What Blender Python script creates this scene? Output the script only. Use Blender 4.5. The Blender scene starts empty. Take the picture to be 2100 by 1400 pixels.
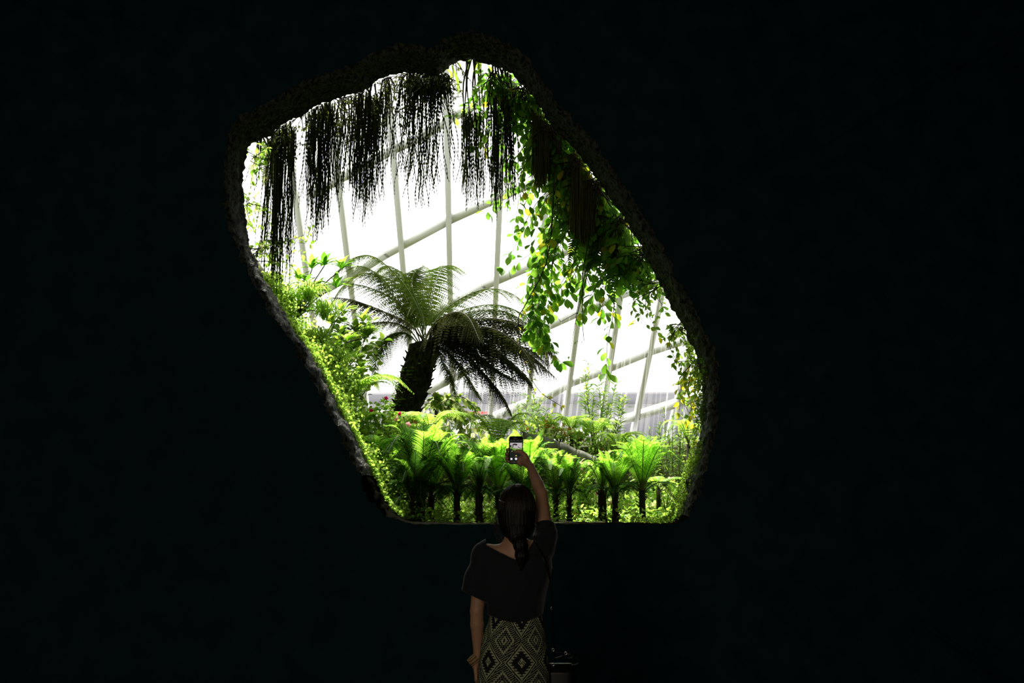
import bpy, math, random
import numpy as np
from mathutils import Vector, noise
random.seed(7); RNG = np.random.default_rng(11)
SC = bpy.context.scene
COL = SC.collection
# ------------------------------------------------------------------ camera, world, lights, exposure
FPX = 2042.0; PITCH = math.radians(9.7); EYE = 1.5
cd = bpy.data.cameras.new('camera'); cam = bpy.data.objects.new('camera', cd); COL.objects.link(cam)
cam.location = (0, 0, EYE); cam.rotation_euler = (math.pi/2 + PITCH, 0, 0)
cd.sensor_width = 36.0; cd.lens = 36.0*FPX/2100.0; cd.clip_start = 0.05; cd.clip_end = 400
SC.camera = cam
w = bpy.data.worlds.new('world'); SC.world = w; w.use_nodes = True
bg = w.node_tree.nodes['Background']; bg.inputs['Color'].default_value = (1.0, 0.985, 0.97, 1); bg.inputs['Strength'].default_value = 2.1
w.cycles.sampling_method = 'AUTOMATIC'
sd = bpy.data.lights.new('sun', 'SUN'); so = bpy.data.objects.new('sun', sd); COL.objects.link(so)
sd.energy = 22.0; sd.angle = math.radians(9); sd.color = (1.0, 0.95, 0.84)
so.location = (-2, 20, 20)
so.rotation_euler = Vector((0.22, -0.42, -0.88)).to_track_quat('-Z', 'Y').to_euler()
def lamp(name, loc, energy, size, color, target):
    d = bpy.data.lights.new(name, 'AREA'); o = bpy.data.objects.new(name, d); COL.objects.link(o)
    d.energy = energy; d.size = size; d.color = color; o.location = loc
    o.rotation_euler = (Vector(target)-Vector(loc)).to_track_quat('-Z', 'Y').to_euler()
lamp('hall_fill_light', (-1.8, -2.6, 2.6), 105.0, 2.6, (1.0, 0.88, 0.70), (0, 4.6, 1.0))  # unseen soft light added behind the camera to brighten the person
SC.view_settings.view_transform = 'Standard'; SC.view_settings.look = 'None'
SC.view_settings.exposure = 0.0; SC.view_settings.gamma = 1.0; SC.view_settings.use_curve_mapping = False
try:
    SC.cycles.use_denoising = True; SC.cycles.max_bounces = 8; SC.cycles.diffuse_bounces = 4
    SC.cycles.transmission_bounces = 6; SC.cycles.transparent_max_bounces = 12
    SC.cycles.caustics_reflective = False; SC.cycles.caustics_refractive = False
    SC.cycles.sample_clamp_indirect = 4.0
except Exception: pass

# ------------------------------------------------------------------ coordinates
CP, SP = math.cos(PITCH), math.sin(PITCH)
def ray(px, py):
    dx = (px-1050.0)/FPX; dz = (700.0-py)/FPX
    return np.array([dx, CP - dz*SP, SP + dz*CP])
def P(px, py, Y):
    r = ray(px, py); return np.array([0, 0, EYE]) + r*(Y/r[1])
def nrm(v): v = np.asarray(v, float); return v/(np.linalg.norm(v)+1e-12)
def rnd(a, b): return random.uniform(a, b)

# ------------------------------------------------------------------ mesh builder
class G:
    def __init__(s): s.V = []; s.F = {3: [], 4: []}; s.M = {3: [], 4: []}; s.n = 0
    def add(s, v, quads=None, tris=None, mat=0):
        v = np.asarray(v, float).reshape(-1, 3)
        for k, f in ((4, quads), (3, tris)):
            if f is not None and len(f):
                f = np.asarray(f, int).reshape(-1, k)+s.n; s.F[k].append(f); s.M[k].append(np.full(len(f), mat) if np.isscalar(mat) else np.asarray(mat))
        s.V.append(v); s.n += len(v)
    def inst(s, tm, M, T, mat=0):
        tv, tq, tt = tm; M = np.asarray(M, float).reshape(-1, 3, 3); T = np.asarray(T, float).reshape(-1, 3)
        if not len(T): return
        v = np.einsum('nij,kj->nki', M, tv)+T[:, None, :]; k = len(tv); off = (np.arange(len(T))*k)[:, None, None]
        s.add(v, (tq[None]+off).reshape(-1, 4) if len(tq) else None, (tt[None]+off).reshape(-1, 3) if len(tt) else None, mat)
    def tube(s, pts, r, n=5, mat=0, cap=True):
        pts = np.asarray(pts, float); m = len(pts); r = np.broadcast_to(np.asarray(r, float), (m,))
        T = np.gradient(pts, axis=0); T /= np.linalg.norm(T, axis=1)[:, None]+1e-12
        ref = np.array([0.3, 1, 0.1]) if abs(nrm(pts[-1]-pts[0])[1]) < .85 else np.array([1, 0, .2])
        A = np.cross(T, ref); A /= np.linalg.norm(A, axis=1)[:, None]+1e-12; B = np.cross(T, A)
        a = np.arange(n)*2*math.pi/n
        v = pts[:, None]+r[:, None, None]*(np.cos(a)[None, :, None]*A[:, None]+np.sin(a)[None, :, None]*B[:, None])
        i = np.arange(m-1)[:, None]*n; j = np.arange(n)[None]; j2 = (j+1) % n
        q = np.stack([i+j, i+j2, i+n+j2, i+n+j], -1).reshape(-1, 4)
        v = v.reshape(-1, 3)
        if cap:
            v = np.vstack([v, pts[0], pts[-1]]); c0 = m*n; jj = np.arange(n)
            t = np.vstack([np.stack([np.full(n, c0), (jj+1) % n, jj], 1), np.stack([np.full(n, c0+1), (m-1)*n+jj, (m-1)*n+(jj+1) % n], 1)])
            s.add(v, q, t, mat)
        else: s.add(v, q, None, mat)
    def box(s, c, sx, sy, sz, R=None, mat=0):
        v = np.array([[x, y, z] for x in (-1, 1) for y in (-1, 1) for z in (-1, 1)])*np.array([sx, sy, sz])/2
        if R is not None: v = v@np.asarray(R).T
        s.add(v+np.asarray(c), [[0, 1, 3, 2], [4, 6, 7, 5], [0, 4, 5, 1], [2, 3, 7, 6], [0, 2, 6, 4], [1, 5, 7, 3]], None, mat)
    def mesh(s, name, mats, smooth=False):
        me = bpy.data.meshes.new(name); V = np.vstack(s.V)
        me.vertices.add(len(V)); me.vertices.foreach_set('co', V.ravel().astype(np.float32))
        q = np.vstack(s.F[4]) if s.F[4] else np.zeros((0, 4), int); t = np.vstack(s.F[3]) if s.F[3] else np.zeros((0, 3), int)
        me.loops.add(q.size+t.size); me.loops.foreach_set('vertex_index', np.concatenate([q.ravel(), t.ravel()]).astype(np.int32))
        me.polygons.add(len(q)+len(t))
        me.polygons.foreach_set('loop_start', np.concatenate([np.arange(len(q))*4, q.size+np.arange(len(t))*3]).astype(np.int32))
        mi = np.concatenate([np.concatenate(s.M[k]) for k in (4, 3) if s.M[k]]).astype(np.int32)
        for m in (mats if isinstance(mats, (list, tuple)) else [mats]): me.materials.append(m)
        me.polygons.foreach_set('material_index', mi)
        me.update(calc_edges=True); me.validate()
        if smooth: me.polygons.foreach_set('use_smooth', np.ones(len(me.polygons), bool))
        return me
def link(name, me, parent=None, loc=None):
    o = bpy.data.objects.new(name, me); COL.objects.link(o)
    if parent is not None: o.parent = parent
    if loc is not None: o.location = loc
    return o
def part(name, g, mats, parent=None, smooth=False, origin=(0, 0, 0)):
    """geometry given in world coordinates; the parent sits at origin"""
    if np.any(np.asarray(origin)): g.V = [v-np.asarray(origin) for v in g.V]
    return link(name, g.mesh(name, mats, smooth), parent)
def tag(o, label=None, cat=None, group=None, kind=None):
    if label: o['label'] = label
    if cat: o['category'] = cat
    if group: o['group'] = group
    if kind: o['kind'] = kind
    return o
def thing(name, loc, label, cat, group=None):
    o = link(name, None, None, tuple(float(c) for c in loc)); o.empty_display_size = .1
    return tag(o, label, cat, group)
def curve(ctrl, n):
    """Catmull-Rom through control points"""
    c = np.asarray(ctrl, float)
    if len(c) == 2: t = np.linspace(0, 1, n)[:, None]; return c[0]*(1-t)+c[1]*t
    c = np.vstack([2*c[0]-c[1], c, 2*c[-1]-c[-2]]); m = len(c)-3
    t = np.linspace(0, m-1e-6, n); i = t.astype(int); u = (t-i)[:, None]
    a, b, d, e = c[i], c[i+1], c[i+2], c[i+3]
    return .5*((2*b)+(-a+d)*u+(2*a-5*b+4*d-e)*u*u+(-a+3*b-3*d+e)*u**3)

# ------------------------------------------------------------------ materials
def newmat(name):
    m = bpy.data.materials.new(name); m.use_nodes = True; nt = m.node_tree; nt.nodes.clear()
    return m, nt, nt.nodes.new('ShaderNodeOutputMaterial')
def principled(name, color, rough=.6, spec=.4, metal=0, bump=None, noise_scale=None, color2=None, stretch=(1, 1, 1), emit=None, distort=0., sheen=0.):
    m, nt, out = newmat(name); b = nt.nodes.new('ShaderNodeBsdfPrincipled')
    b.inputs['Base Color'].default_value = (*color, 1); b.inputs['Roughness'].default_value = rough
    b.inputs['Specular IOR Level'].default_value = spec; b.inputs['Metallic'].default_value = metal
    nt.links.new(b.outputs[0], out.inputs[0])
    if sheen: b.inputs['Sheen Weight'].default_value = sheen; b.inputs['Sheen Roughness'].default_value = .35; b.inputs['Sheen Tint'].default_value = (.8, .75, .78, 1)
    if emit: b.inputs['Emission Color'].default_value = (*emit[0], 1); b.inputs['Emission Strength'].default_value = emit[1]
    if noise_scale:
        tc = nt.nodes.new('ShaderNodeTexCoord'); mp = nt.nodes.new('ShaderNodeMapping'); mp.inputs['Scale'].default_value = stretch
        n = nt.nodes.new('ShaderNodeTexNoise'); n.inputs['Scale'].default_value = noise_scale; n.inputs['Detail'].default_value = 6; n.inputs['Distortion'].default_value = distort
        nt.links.new(tc.outputs['Object'], mp.inputs[0]); nt.links.new(mp.outputs[0], n.inputs['Vector'])
        if color2:
            r = nt.nodes.new('ShaderNodeValToRGB'); r.color_ramp.elements[0].position = .38; r.color_ramp.elements[1].position = .64
            r.color_ramp.elements[0].color = (*color, 1); r.color_ramp.elements[1].color = (*color2, 1)
            nt.links.new(n.outputs[0], r.inputs[0]); nt.links.new(r.outputs[0], b.inputs['Base Color'])
        if bump:
            bp = nt.nodes.new('ShaderNodeBump'); bp.inputs['Strength'].default_value = bump; bp.inputs['Distance'].default_value = .02
            nt.links.new(n.outputs[0], bp.inputs['Height']); nt.links.new(bp.outputs[0], b.inputs['Normal'])
    return m
def leafmat(name, c1, c2, trans=.55, gloss=.012, bright=1.0):
    """thin leaf: reflects one colour, lets a yellower one through; each leaf varies"""
    m, nt, out = newmat(name); N = nt.nodes.new; L = nt.links.new
    ge = N('ShaderNodeNewGeometry'); r = N('ShaderNodeValToRGB')
    r.color_ramp.elements[0].color = (*c1, 1); r.color_ramp.elements[1].color = (*c2, 1)
    L(ge.outputs['Random Per Island'], r.inputs[0])
    d = N('ShaderNodeBsdfDiffuse'); t = N('ShaderNodeBsdfTranslucent'); hs = N('ShaderNodeHueSaturation')
    hs.inputs['Hue'].default_value = .482; hs.inputs['Saturation'].default_value = 1.07; hs.inputs['Value'].default_value = 1.9*bright
    L(r.outputs[0], d.inputs[0]); L(r.outputs[0], hs.inputs['Color']); L(hs.outputs[0], t.inputs[0])
    mx = N('ShaderNodeMixShader'); mx.inputs[0].default_value = trans; L(d.outputs[0], mx.inputs[1]); L(t.outputs[0], mx.inputs[2])
    gl = N('ShaderNodeBsdfGlossy'); gl.inputs['Roughness'].default_value = .5; m2 = N('ShaderNodeMixShader'); m2.inputs[0].default_value = gloss
    L(mx.outputs[0], m2.inputs[1]); L(gl.outputs[0], m2.inputs[2]); L(m2.outputs[0], out.inputs[0])
    return m
MT = dict(
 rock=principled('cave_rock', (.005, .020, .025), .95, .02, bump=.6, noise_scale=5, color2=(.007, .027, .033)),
 rim=principled('rim_bark', (.003, .006, .006), .6, .1, bump=1.0, noise_scale=42, color2=(.060, .062, .048), stretch=(1, 1, .5), distort=.8),  # grey flecks are lit glints painted into the noise colour
 ledge=principled('ledge_black', (.003, .003, .002), 1., 0.),  # near-black on the ledge and the rim's lower left corner
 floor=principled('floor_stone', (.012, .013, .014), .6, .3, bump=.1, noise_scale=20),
 soil=principled('soil', (.025, .022, .012), .9, .1, bump=1, noise_scale=14, color2=(.05, .065, .015)),
 moss=principled('moss_bank', (.06, .09, .012), .95, .1, bump=1, noise_scale=40, color2=(.14, .18, .03)),
 bark=principled('fern_trunk', (.010, .009, .006), .9, .1, bump=1, noise_scale=40, color2=(.030, .032, .010), stretch=(1, 1, .4)),
 stem=principled('stem', (.035, .03, .018), .7, .2),
 gstem=principled('green_stem', (.10, .14, .03), .6, .2),
 steel=principled('white_painted_steel', (.78, .80, .76), .45, .3),
 stone=principled('mossy_stone', (.12, .13, .10), .85, .2, bump=.8, noise_scale=9, color2=(.32, .32, .27), stretch=(1, 1, .6)),
 conc=principled('outer_concrete', (.10, .10, .12), .8, .2, noise_scale=.25, color2=(.15, .15, .17), stretch=(1, 1, .3)),
 coping=principled('parapet', (.24, .24, .26), .8, .2),
 red=principled('red_tape', (.85, .08, .06), .6, .2),
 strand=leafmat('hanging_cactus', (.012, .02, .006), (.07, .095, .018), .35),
 strand2=leafmat('hanging_moss', (.08, .095, .018), (.17, .18, .035), .55),
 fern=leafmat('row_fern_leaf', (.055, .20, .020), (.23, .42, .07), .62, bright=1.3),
 fernd=leafmat('row_fern_old_shaded_leaf', (.006, .026, .004), (.018, .055, .008), .45, 0),  # old fronds; shade of the lower crowns is put into this colour too
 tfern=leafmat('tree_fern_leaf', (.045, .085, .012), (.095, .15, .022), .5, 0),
 tfernd=leafmat('tree_fern_dark_leaf', (.014, .02, .006), (.035, .042, .012), .35, 0),  # older fronds, with the dense crown's shade put into the colour
 tferns=leafmat('tree_fern_young_leaf', (.08, .15, .025), (.15, .23, .035), .5, 0),
 leaf=leafmat('climber_leaf', (.03, .11, .012), (.15, .32, .05), .6),
 leafy=leafmat('yellowing_leaf', (.16, .26, .03), (.45, .38, .04), .5),
 leafs=leafmat('small_leaf', (.07, .16, .025), (.16, .26, .04), .5),
 bright=leafmat('bright_leaf', (.13, .28, .035), (.30, .45, .10), .5),
 pale=leafmat('pale_leaf', (.30, .38, .16), (.55, .58, .30), .4),
 dark=leafmat('dark_leaf', (.01, .05, .006), (.03, .10, .01), .45),
 bamboo=leafmat('thin_leaf', (.10, .22, .04), (.22, .33, .06), .5),
 orange=leafmat('orange_leaf', (.45, .13, .03), (.5, .28, .08), .4),
 pink=leafmat('pink_petal', (.75, .25, .35), (.8, .45, .5), .4, bright=.6),
 crimson=leafmat('crimson_petal', (.45, .01, .05), (.6, .02, .08), .4, bright=.7),
 skin=principled('skin', (.34, .185, .11), .5, .35),
 shirt=principled('charcoal_cotton', (.010, .013, .015), .9, .1, bump=.3, noise_scale=9, stretch=(2.5, 1, .8), sheen=.5),
 hair=principled('dark_brown_hair', (.0050, .0032, .0024), .50, .22, bump=.35, noise_scale=60, stretch=(3, 3, .25)),
 wisp=principled('hair_strand', (.018, .010, .006), .45, .35),
 clip=principled('hair_clip', (.06, .055, .06), .3, .6),
 skb=principled('skirt_black', (.010, .010, .012), .85, .1), skw=principled('skirt_cream', (.30, .32, .19), .85, .1),
 leather=principled('black_leather', (.003, .003, .003), .4, .3), buckle=principled('silver_metal', (.6, .58, .55), .25, .5, 1.),
 tan=principled('tan_band', (.26, .17, .08), .6, .3), brown=principled('brown_band', (.05, .028, .012), .6, .3),
 phone=principled('phone_black', (.01, .011, .012), .3, .5), bezel=principled('phone_bezel', (.13, .13, .12), .4, .4),  # shade on a light phone front is put into the bezel colours
 ltrim=principled('phone_edge', (.35, .35, .34), .3, .5, .8),
 eye=principled('eye_white', (.5, .5, .48), .2, .5), iris=principled('iris', (.03, .015, .008), .2, .5), lip=principled('lip', (.3, .09, .07), .5, .4),
)
def glow(name, c, s=1.0):
    m, nt, out = newmat(name); e = nt.nodes.new('ShaderNodeEmission'); e.inputs[0].default_value = (*c, 1); e.inputs[1].default_value = s
    nt.links.new(e.outputs[0], out.inputs[0]); return m
def glassmat():
    m, nt, out = newmat('greenhouse_glass'); t = nt.nodes.new('ShaderNodeBsdfTransparent'); t.inputs[0].default_value = (.97, .98, .975, 1)
    g = nt.nodes.new('ShaderNodeBsdfGlossy'); g.inputs['Roughness'].default_value = .05; fr = nt.nodes.new('ShaderNodeMixShader'); fr.inputs[0].default_value = .03
    nt.links.new(t.outputs[0], fr.inputs[1]); nt.links.new(g.outputs[0], fr.inputs[2]); nt.links.new(fr.outputs[0], out.inputs[0]); return m
def watermat():
    m, nt, out = newmat('falling_water'); t = nt.nodes.new('ShaderNodeBsdfTransparent'); d = nt.nodes.new('ShaderNodeBsdfDiffuse'); d.inputs[0].default_value = (.9, .9, .92, 1)
    tr = nt.nodes.new('ShaderNodeBsdfTranslucent'); tr.inputs[0].default_value = (.9, .9, .92, 1); m1 = nt.nodes.new('ShaderNodeMixShader'); m2 = nt.nodes.new('ShaderNodeMixShader')
    m2.inputs[0].default_value = .085
    nt.links.new(d.outputs[0], m1.inputs[1]); nt.links.new(tr.outputs[0], m1.inputs[2]); nt.links.new(t.outputs[0], m2.inputs[1]); nt.links.new(m1.outputs[0], m2.inputs[2]); nt.links.new(m2.outputs[0], out.inputs[0]); return m
MT['glass'] = glassmat(); MT['water'] = watermat()

# ------------------------------------------------------------------ the setting
def structure(name, g, mats, smooth=False): o = part(name, g, mats, None, smooth); o['kind'] = 'structure'; return o
def slab(name, x0, x1, y0, y1, z0, z1, m):
    g = G(); g.box(((x0+x1)/2, (y0+y1)/2, (z0+z1)/2), x1-x0, y1-y0, z1-z0); return structure(name, g, m)
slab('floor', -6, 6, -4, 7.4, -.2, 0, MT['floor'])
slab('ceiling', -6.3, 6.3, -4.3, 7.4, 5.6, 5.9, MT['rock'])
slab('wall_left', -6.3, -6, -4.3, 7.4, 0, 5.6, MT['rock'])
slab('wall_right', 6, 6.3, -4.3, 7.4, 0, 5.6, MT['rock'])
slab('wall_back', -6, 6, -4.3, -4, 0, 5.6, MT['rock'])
OUT = [(960,125),(1000,133),(1040,152),(1075,180),(1100,215),(1130,260),(1165,297),(1200,340),(1240,400),(1280,455),(1320,522),(1345,570),(1380,640),(1408,690),(1432,755),(1436,830),(1426,920),(1406,990),(1392,1030),(1372,1066),
 (1300,1068),(1200,1068),(1100,1069),(1000,1069),(900,1068),(860,1066),(822,1056),(790,1020),(765,965),(738,910),(692,820),(650,738),(600,668),(562,600),(530,540),(510,465),(504,400),(505,350),(515,305),(560,275),(600,250),(670,213),(740,193),(780,168),(840,152),(895,158),(922,138)]
YB = 7.6                                       # the far edge of the opening
def closed_curve(pts, n):
    c = np.array(pts, float); c = np.vstack([c[-1], c, c[0], c[1]]); m = len(pts); t = np.arange(n)*m/n; i = t.astype(int); u = (t-i)[:, None]
    a, b, d, e = c[i], c[i+1], c[i+2], c[i+3]
    r = .5*((2*b)+(-a+d)*u+(2*a-5*b+4*d-e)*u*u+(-a+3*b-3*d+e)*u**3); return r
NO = 640
_o = closed_curve(OUT, 2000); _s = np.concatenate([[0], np.cumsum(np.linalg.norm(np.diff(np.vstack([_o, _o[:1]]), axis=0), axis=1))])
_q = np.linspace(0, _s[-1], NO, endpoint=False); _oo = np.vstack([_o, _o[:1]])
OPX = np.stack([np.interp(_q, _s, _oo[:, 0]), np.interp(_q, _s, _oo[:, 1])], 1)
OXZ = np.array([P(a, b, YB)[[0, 2]] for a, b in OPX])
def rim_at(px, py):                             # nearest point of the opening's edge
    i = np.argmin(np.sum((OPX-[px, py])**2, axis=1)); return OXZ[i]
def build_front_wall():
    T = np.roll(OXZ, -3, 0)-np.roll(OXZ, 3, 0); T /= np.linalg.norm(T, axis=1)[:, None]; Nn = np.stack([T[:, 1], -T[:, 0]], 1)
    c = np.array([-.1, 2.9]); Nn *= np.sign(np.sum(Nn*(OXZ-c), axis=1))[:, None]
    for _ in range(6): Nn = (np.roll(Nn, 1, 0)+Nn+np.roll(Nn, -1, 0)); Nn /= np.linalg.norm(Nn, axis=1)[:, None]
    d = OXZ-c; d /= np.linalg.norm(d, axis=1)[:, None]
    def rect(x0, x1, z0, z1):
        t = np.full(NO, 1e9)
        for k, (a, b) in enumerate(((x0, x1), (z0, z1))):
            with np.errstate(divide='ignore', invalid='ignore'):
                t = np.minimum(t, np.where(d[:, k] > 0, (b-c[k])/d[:, k], np.where(d[:, k] < 0, (a-c[k])/d[:, k], 1e9)))
        return c+d*t[:, None]
    R = rect(-6, 6, 0, 5.6)
    rings = []                                   # (xz, y)
    flat = np.clip((OPX[:, 1]-1040)/25, 0, 1)[:, None]
    rd = Nn*(1-.9*flat)
    for f in (1, .8, .55, .3, .12): 
        e = OXZ+rd*.045; rings.append((e*(1-f)+R*f, 7.20))
    rings.append((OXZ+rd*.045, 7.20)); rings.append((OXZ+rd*.02, 7.215)); rings.append((OXZ+rd*.006, 7.235))
    for y in np.linspace(7.26, 7.58, 12): rings.append((OXZ+Nn*.0, y))
    rings.append((OXZ+Nn*.01, 7.62)); rings.append((OXZ+Nn*.05, 7.66)); rings.append((OXZ+Nn*.12, 7.68))
    for f in (.12, .3, .6, 1): e = OXZ+Nn*.12; rings.append((e*(1-f)+R*f, 7.68+.2*min(f, .3)))
    V = []; K = len(rings)
    for k, (xz, y) in enumerate(rings):
        tun = 5 <= k <= 22
        for i in range(NO):
            x, z = xz[i]; p = Vector((x*3.0, y*3.0, z*1.6))
            if tun:
                a = .026*(1-.75*flat[i, 0]); n1 = noise.noise(p*3.2)*1.0+noise.noise(p*8)*.8+noise.noise(p*19)*.8
                x += Nn[i, 0]*(a*n1+.012); z += Nn[i, 1]*(a*n1+.012); yy = y
            else:
                w_ = 0 if k in (0, K-1) else 1
                yy = y+w_*(0 if k == 4 else 1)*(.10*noise.noise(Vector((x, y, z))*1.1)+.03*noise.noise(Vector((x, y, z))*5)); 
            V.append((x, yy, z))
    i = np.arange(K-1)[:, None]*NO; j = np.arange(NO)[None]; j2 = (j+1) % NO
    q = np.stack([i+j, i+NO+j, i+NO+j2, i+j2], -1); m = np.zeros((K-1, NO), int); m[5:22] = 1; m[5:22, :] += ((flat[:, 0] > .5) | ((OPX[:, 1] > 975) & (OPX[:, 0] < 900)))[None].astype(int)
    g = G(); g.add(V, q.reshape(-1, 4), None, m.ravel())
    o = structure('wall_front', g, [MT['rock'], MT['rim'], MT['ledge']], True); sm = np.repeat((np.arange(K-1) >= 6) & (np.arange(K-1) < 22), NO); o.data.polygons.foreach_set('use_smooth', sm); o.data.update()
build_front_wall()
slab('wall_outer', -6, 6, 7.68, 7.95, 5.55, 6.6, MT['rock'])
# terrain of the planted terrace behind the wall
def gz(x, y):
    z = np.interp(y, [7.3, 7.9, 8.6, 9.3, 9.9, 12.5, 16, 20], [1.40, 1.40, 1.43, 1.55, 2.12, 2.35, 2.5, 2.75])
    b = max(0, -1.22-(y-8.4)*.12-x)*2.15; f = np.interp(y, [7.3, 8.0, 9.6, 12.], [.9, 1, .85, .0])
    return z+min(b, 2.6)*f+.05*noise.noise(Vector((x*1.5, y*1.5, 0)))
def build_ground():
    xs = np.linspace(-9, 9, 150); ys = np.concatenate([np.linspace(7.45, 12, 60), np.linspace(12.3, 19.5, 20)]); V = []
    for y in ys:
        for x in xs: V.append((x, y, gz(x, y)+.03*noise.noise(Vector((x*6, y*6, 0)))))
    nx = len(xs); i = np.arange(len(ys)-1)[:, None]*nx; j = np.arange(nx-1)[None]
    q = np.stack([i+j, i+j+1, i+nx+j+1, i+nx+j], -1).reshape(-1, 4); g = G(); g.add(V, q); structure('ground_garden', g, MT['soil'], True)
build_ground()
slab('ground_outside', -60, 60, 19.5, 70, -.3, 0, MT['coping'])
def build_outer_block():
    a = P(930, 812, 60); b = P(1400, 796, 60); zt = (a[2]+b[2])/2; o = thing('concrete_building', (0, 60, 0), 'long low grey concrete building seen through the lower glass panes', 'building')
    g = G(); zl = P(900, 828, 60)[2]; g.box((0, 64, zl/2), 70, 8, zl); part('wall', g, MT['conc'], o, origin=(0, 60, 0))
    g = G(); g.box((0, 63.9, (zl+zt)/2), 70.4, 8.4, zt-zl); part('parapet', g, MT['coping'], o, origin=(0, 60, 0))
    p = P(943, 846, 59.8); q = P(1016, 846, 59.8); g = G(); n = 9
    for k in range(n):
        x = p[0]+(q[0]-p[0])*(k+.5)/n; g.box((x, 59.93, p[2]), (q[0]-p[0])/n*.82, .06, .16)
    part('red_stripe', g, MT['red'], o, origin=(0, 60, 0))
build_outer_block()
# sloping glass roof
SL = math.tan(math.radians(30)); Y0 = 20.0; Z0 = P(1050, 880, 20)[2]
def PF(px, py, off=0.):
    r = ray(px, py); t = (Z0+off-EYE+Y0*SL)/(r[2]+SL*r[1]); return np.array([0, 0, EYE])+r*t
FN = nrm([0, math.sin(math.radians(30)), math.cos(math.radians(30))])
def beam(g, pts, wd, dp, mat=0):
    pts = np.asarray(pts)
    for a, b in zip(pts[:-1], pts[1:]):
        d = nrm(b-a); s_ = np.cross(d, FN); R = np.stack([d, s_, FN], 1); g.box((a+b)/2, np.linalg.norm(b-a)+wd*.5, wd, dp, R, mat)
def build_glass_roof():
    root = link('window_1', None, None, (0, 20, float(Z0))); root['kind'] = 'structure'; org = (0, 20, Z0)
    ribs = [((610,420),(665,800)), ((697,390),(747,800)), ((800,230),(826,530)), ((915,170),(928,810)), ((1022,480),(1005,870)), ((1107,560),(1086,800)), ((1194,589),(1154,883)), ((1271,609),(1240,817)), ((1351,626),(1297,894)), ((1414,720),(1380,860)), ((1500,720),(1455,860))]
    def ext(a, b, y): return (a[0]+(b[0]-a[0])*(y-a[1])/(b[1]-a[1]), y)
    for a, b in ribs:
        g = G(); p0 = PF(*ext(a, b, 60)); p1 = PF(*ext(a, b, 935)); p0 = p1+(p0-p1)*1.0
        beam(g, [p0, p1], .085, .20); part('mullion', g, MT['steel'], root, origin=org)
    trs = [[(640,395),(803,305),(863,277),(930,236),(1010,190),(1150,120)], [(560,640),(674,586),(720,563),(794,517),(926,446),(1060,385),(1300,290)],
           [(560,815),(703,740),(766,706),(880,645),(994,583),(1140,520),(1420,410)], [(700,893),(877,800),(1000,735),(1106,674),(1206,629),(1306,589),(1500,520)],
           [(850,935),(977,871),(1034,846),(1126,808),(1171,783),(1246,754),(1329,720),(1371,706),(1500,665)], [(1090,925),(1240,874),(1309,851),(1389,826),(1520,785)]]
    for t in trs:
        g = G(); beam(g, [PF(*q) for q in t], .105, .16); part('transom', g, MT['steel'], root, origin=org)
    g = G(); a = PF(1050, 945, .13); top = PF(1050, 40, .13)
    g.add([(-14, a[1], a[2]), (14, a[1], a[2]), (14, top[1], top[2]), (-14, top[1], top[2])], [[0, 1, 2, 3]]); part('glazing', g, MT['glass'], root, origin=org)
    # side rafters outside the picture so that the roof does not end in the air
    g = G(); beam(g, [(-14, a[1], a[2]), (14, a[1], a[2])], .3, .3); beam(g, [(-14, top[1], top[2]), (14, top[1], top[2])], .3, .3); part('frame', g, MT['steel'], root, origin=org)
build_glass_roof()
# ------------------------------------------------------------------ leaf shapes (length along Y, width along X, normal Z)
def tmpl_leaf(ws, zs, fold=.06):
    n = len(ws); v = []; q = []; t = []
    ts = np.linspace(0, 1, n)
    for k in range(n): v.append((0, ts[k], zs[k]))
    L = {}; R = {}
    for k in range(1, n-1):
        L[k] = len(v); v.append((-ws[k], ts[k], zs[k]+fold*ws[k]*4)); R[k] = len(v); v.append((ws[k], ts[k], zs[k]+fold*ws[k]*4))
    t += [(0, 1, L[1]), (0, R[1], 1)]
    for k in range(1, n-2): q += [(L[k], k, k+1, L[k+1]), (k, R[k], R[k+1], k+1)]
    t += [(L[n-2], n-2, n-1), (n-2, R[n-2], n-1)]
    return np.array(v, float), np.array(q, int).reshape(-1, 4), np.array(t, int).reshape(-1, 3)
T_OBOV = tmpl_leaf([0, .13, .22, .27, .22, 0], [0, .02, .04, .03, -.02, -.08])
T_OVAL = tmpl_leaf([0, .20, .28, .25, .13, 0], [0, .02, .04, .03, -.03, -.12])
T_LANCE = tmpl_leaf([0, .09, .11, .07, 0], [0, .05, .05, -.02, -.16])
T_ROUND = tmpl_leaf([0, .33, .42, .30, 0], [0, .02, .02, 0, -.05])
T_PINNA = (np.array([(-.5, 0, 0), (.5, 0, 0), (.42, .55, .04), (-.42, .55, .04), (0, 1, -.10)], float), np.array([[0, 1, 2, 3]]), np.array([[3, 2, 4]]))
T_PINNULE = (np.array([(0, 0, 0), (.5, .45, .02), (0, 1, -.04), (-.5, .45, .02)], float), np.array([[0, 1, 2, 3]]), np.zeros((0, 3), int))
def basis(d, n):
    """matrix with columns side, d, normal for arrays of directions"""
    d = d/(np.linalg.norm(d, axis=-1, keepdims=True)+1e-12); s = np.cross(d, n); s /= np.linalg.norm(s, axis=-1, keepdims=True)+1e-12
    return s, d, np.cross(s, d)
def place(g, tm, pos, d, n, ln, wd, mat=0):
    pos = np.asarray(pos, float).reshape(-1, 3); d = np.broadcast_to(d, pos.shape); n = np.broadcast_to(n, pos.shape); s, d, n = basis(d, n)
    ln = np.broadcast_to(np.asarray(ln, float), (len(pos),))[:, None]; wd = np.broadcast_to(np.asarray(wd, float), (len(pos),))[:, None]
    g.inst(tm, np.stack([s*wd, d*ln, n*ln], -1), pos, mat)
DOWN = np.array([0, 0, -1.])
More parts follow.
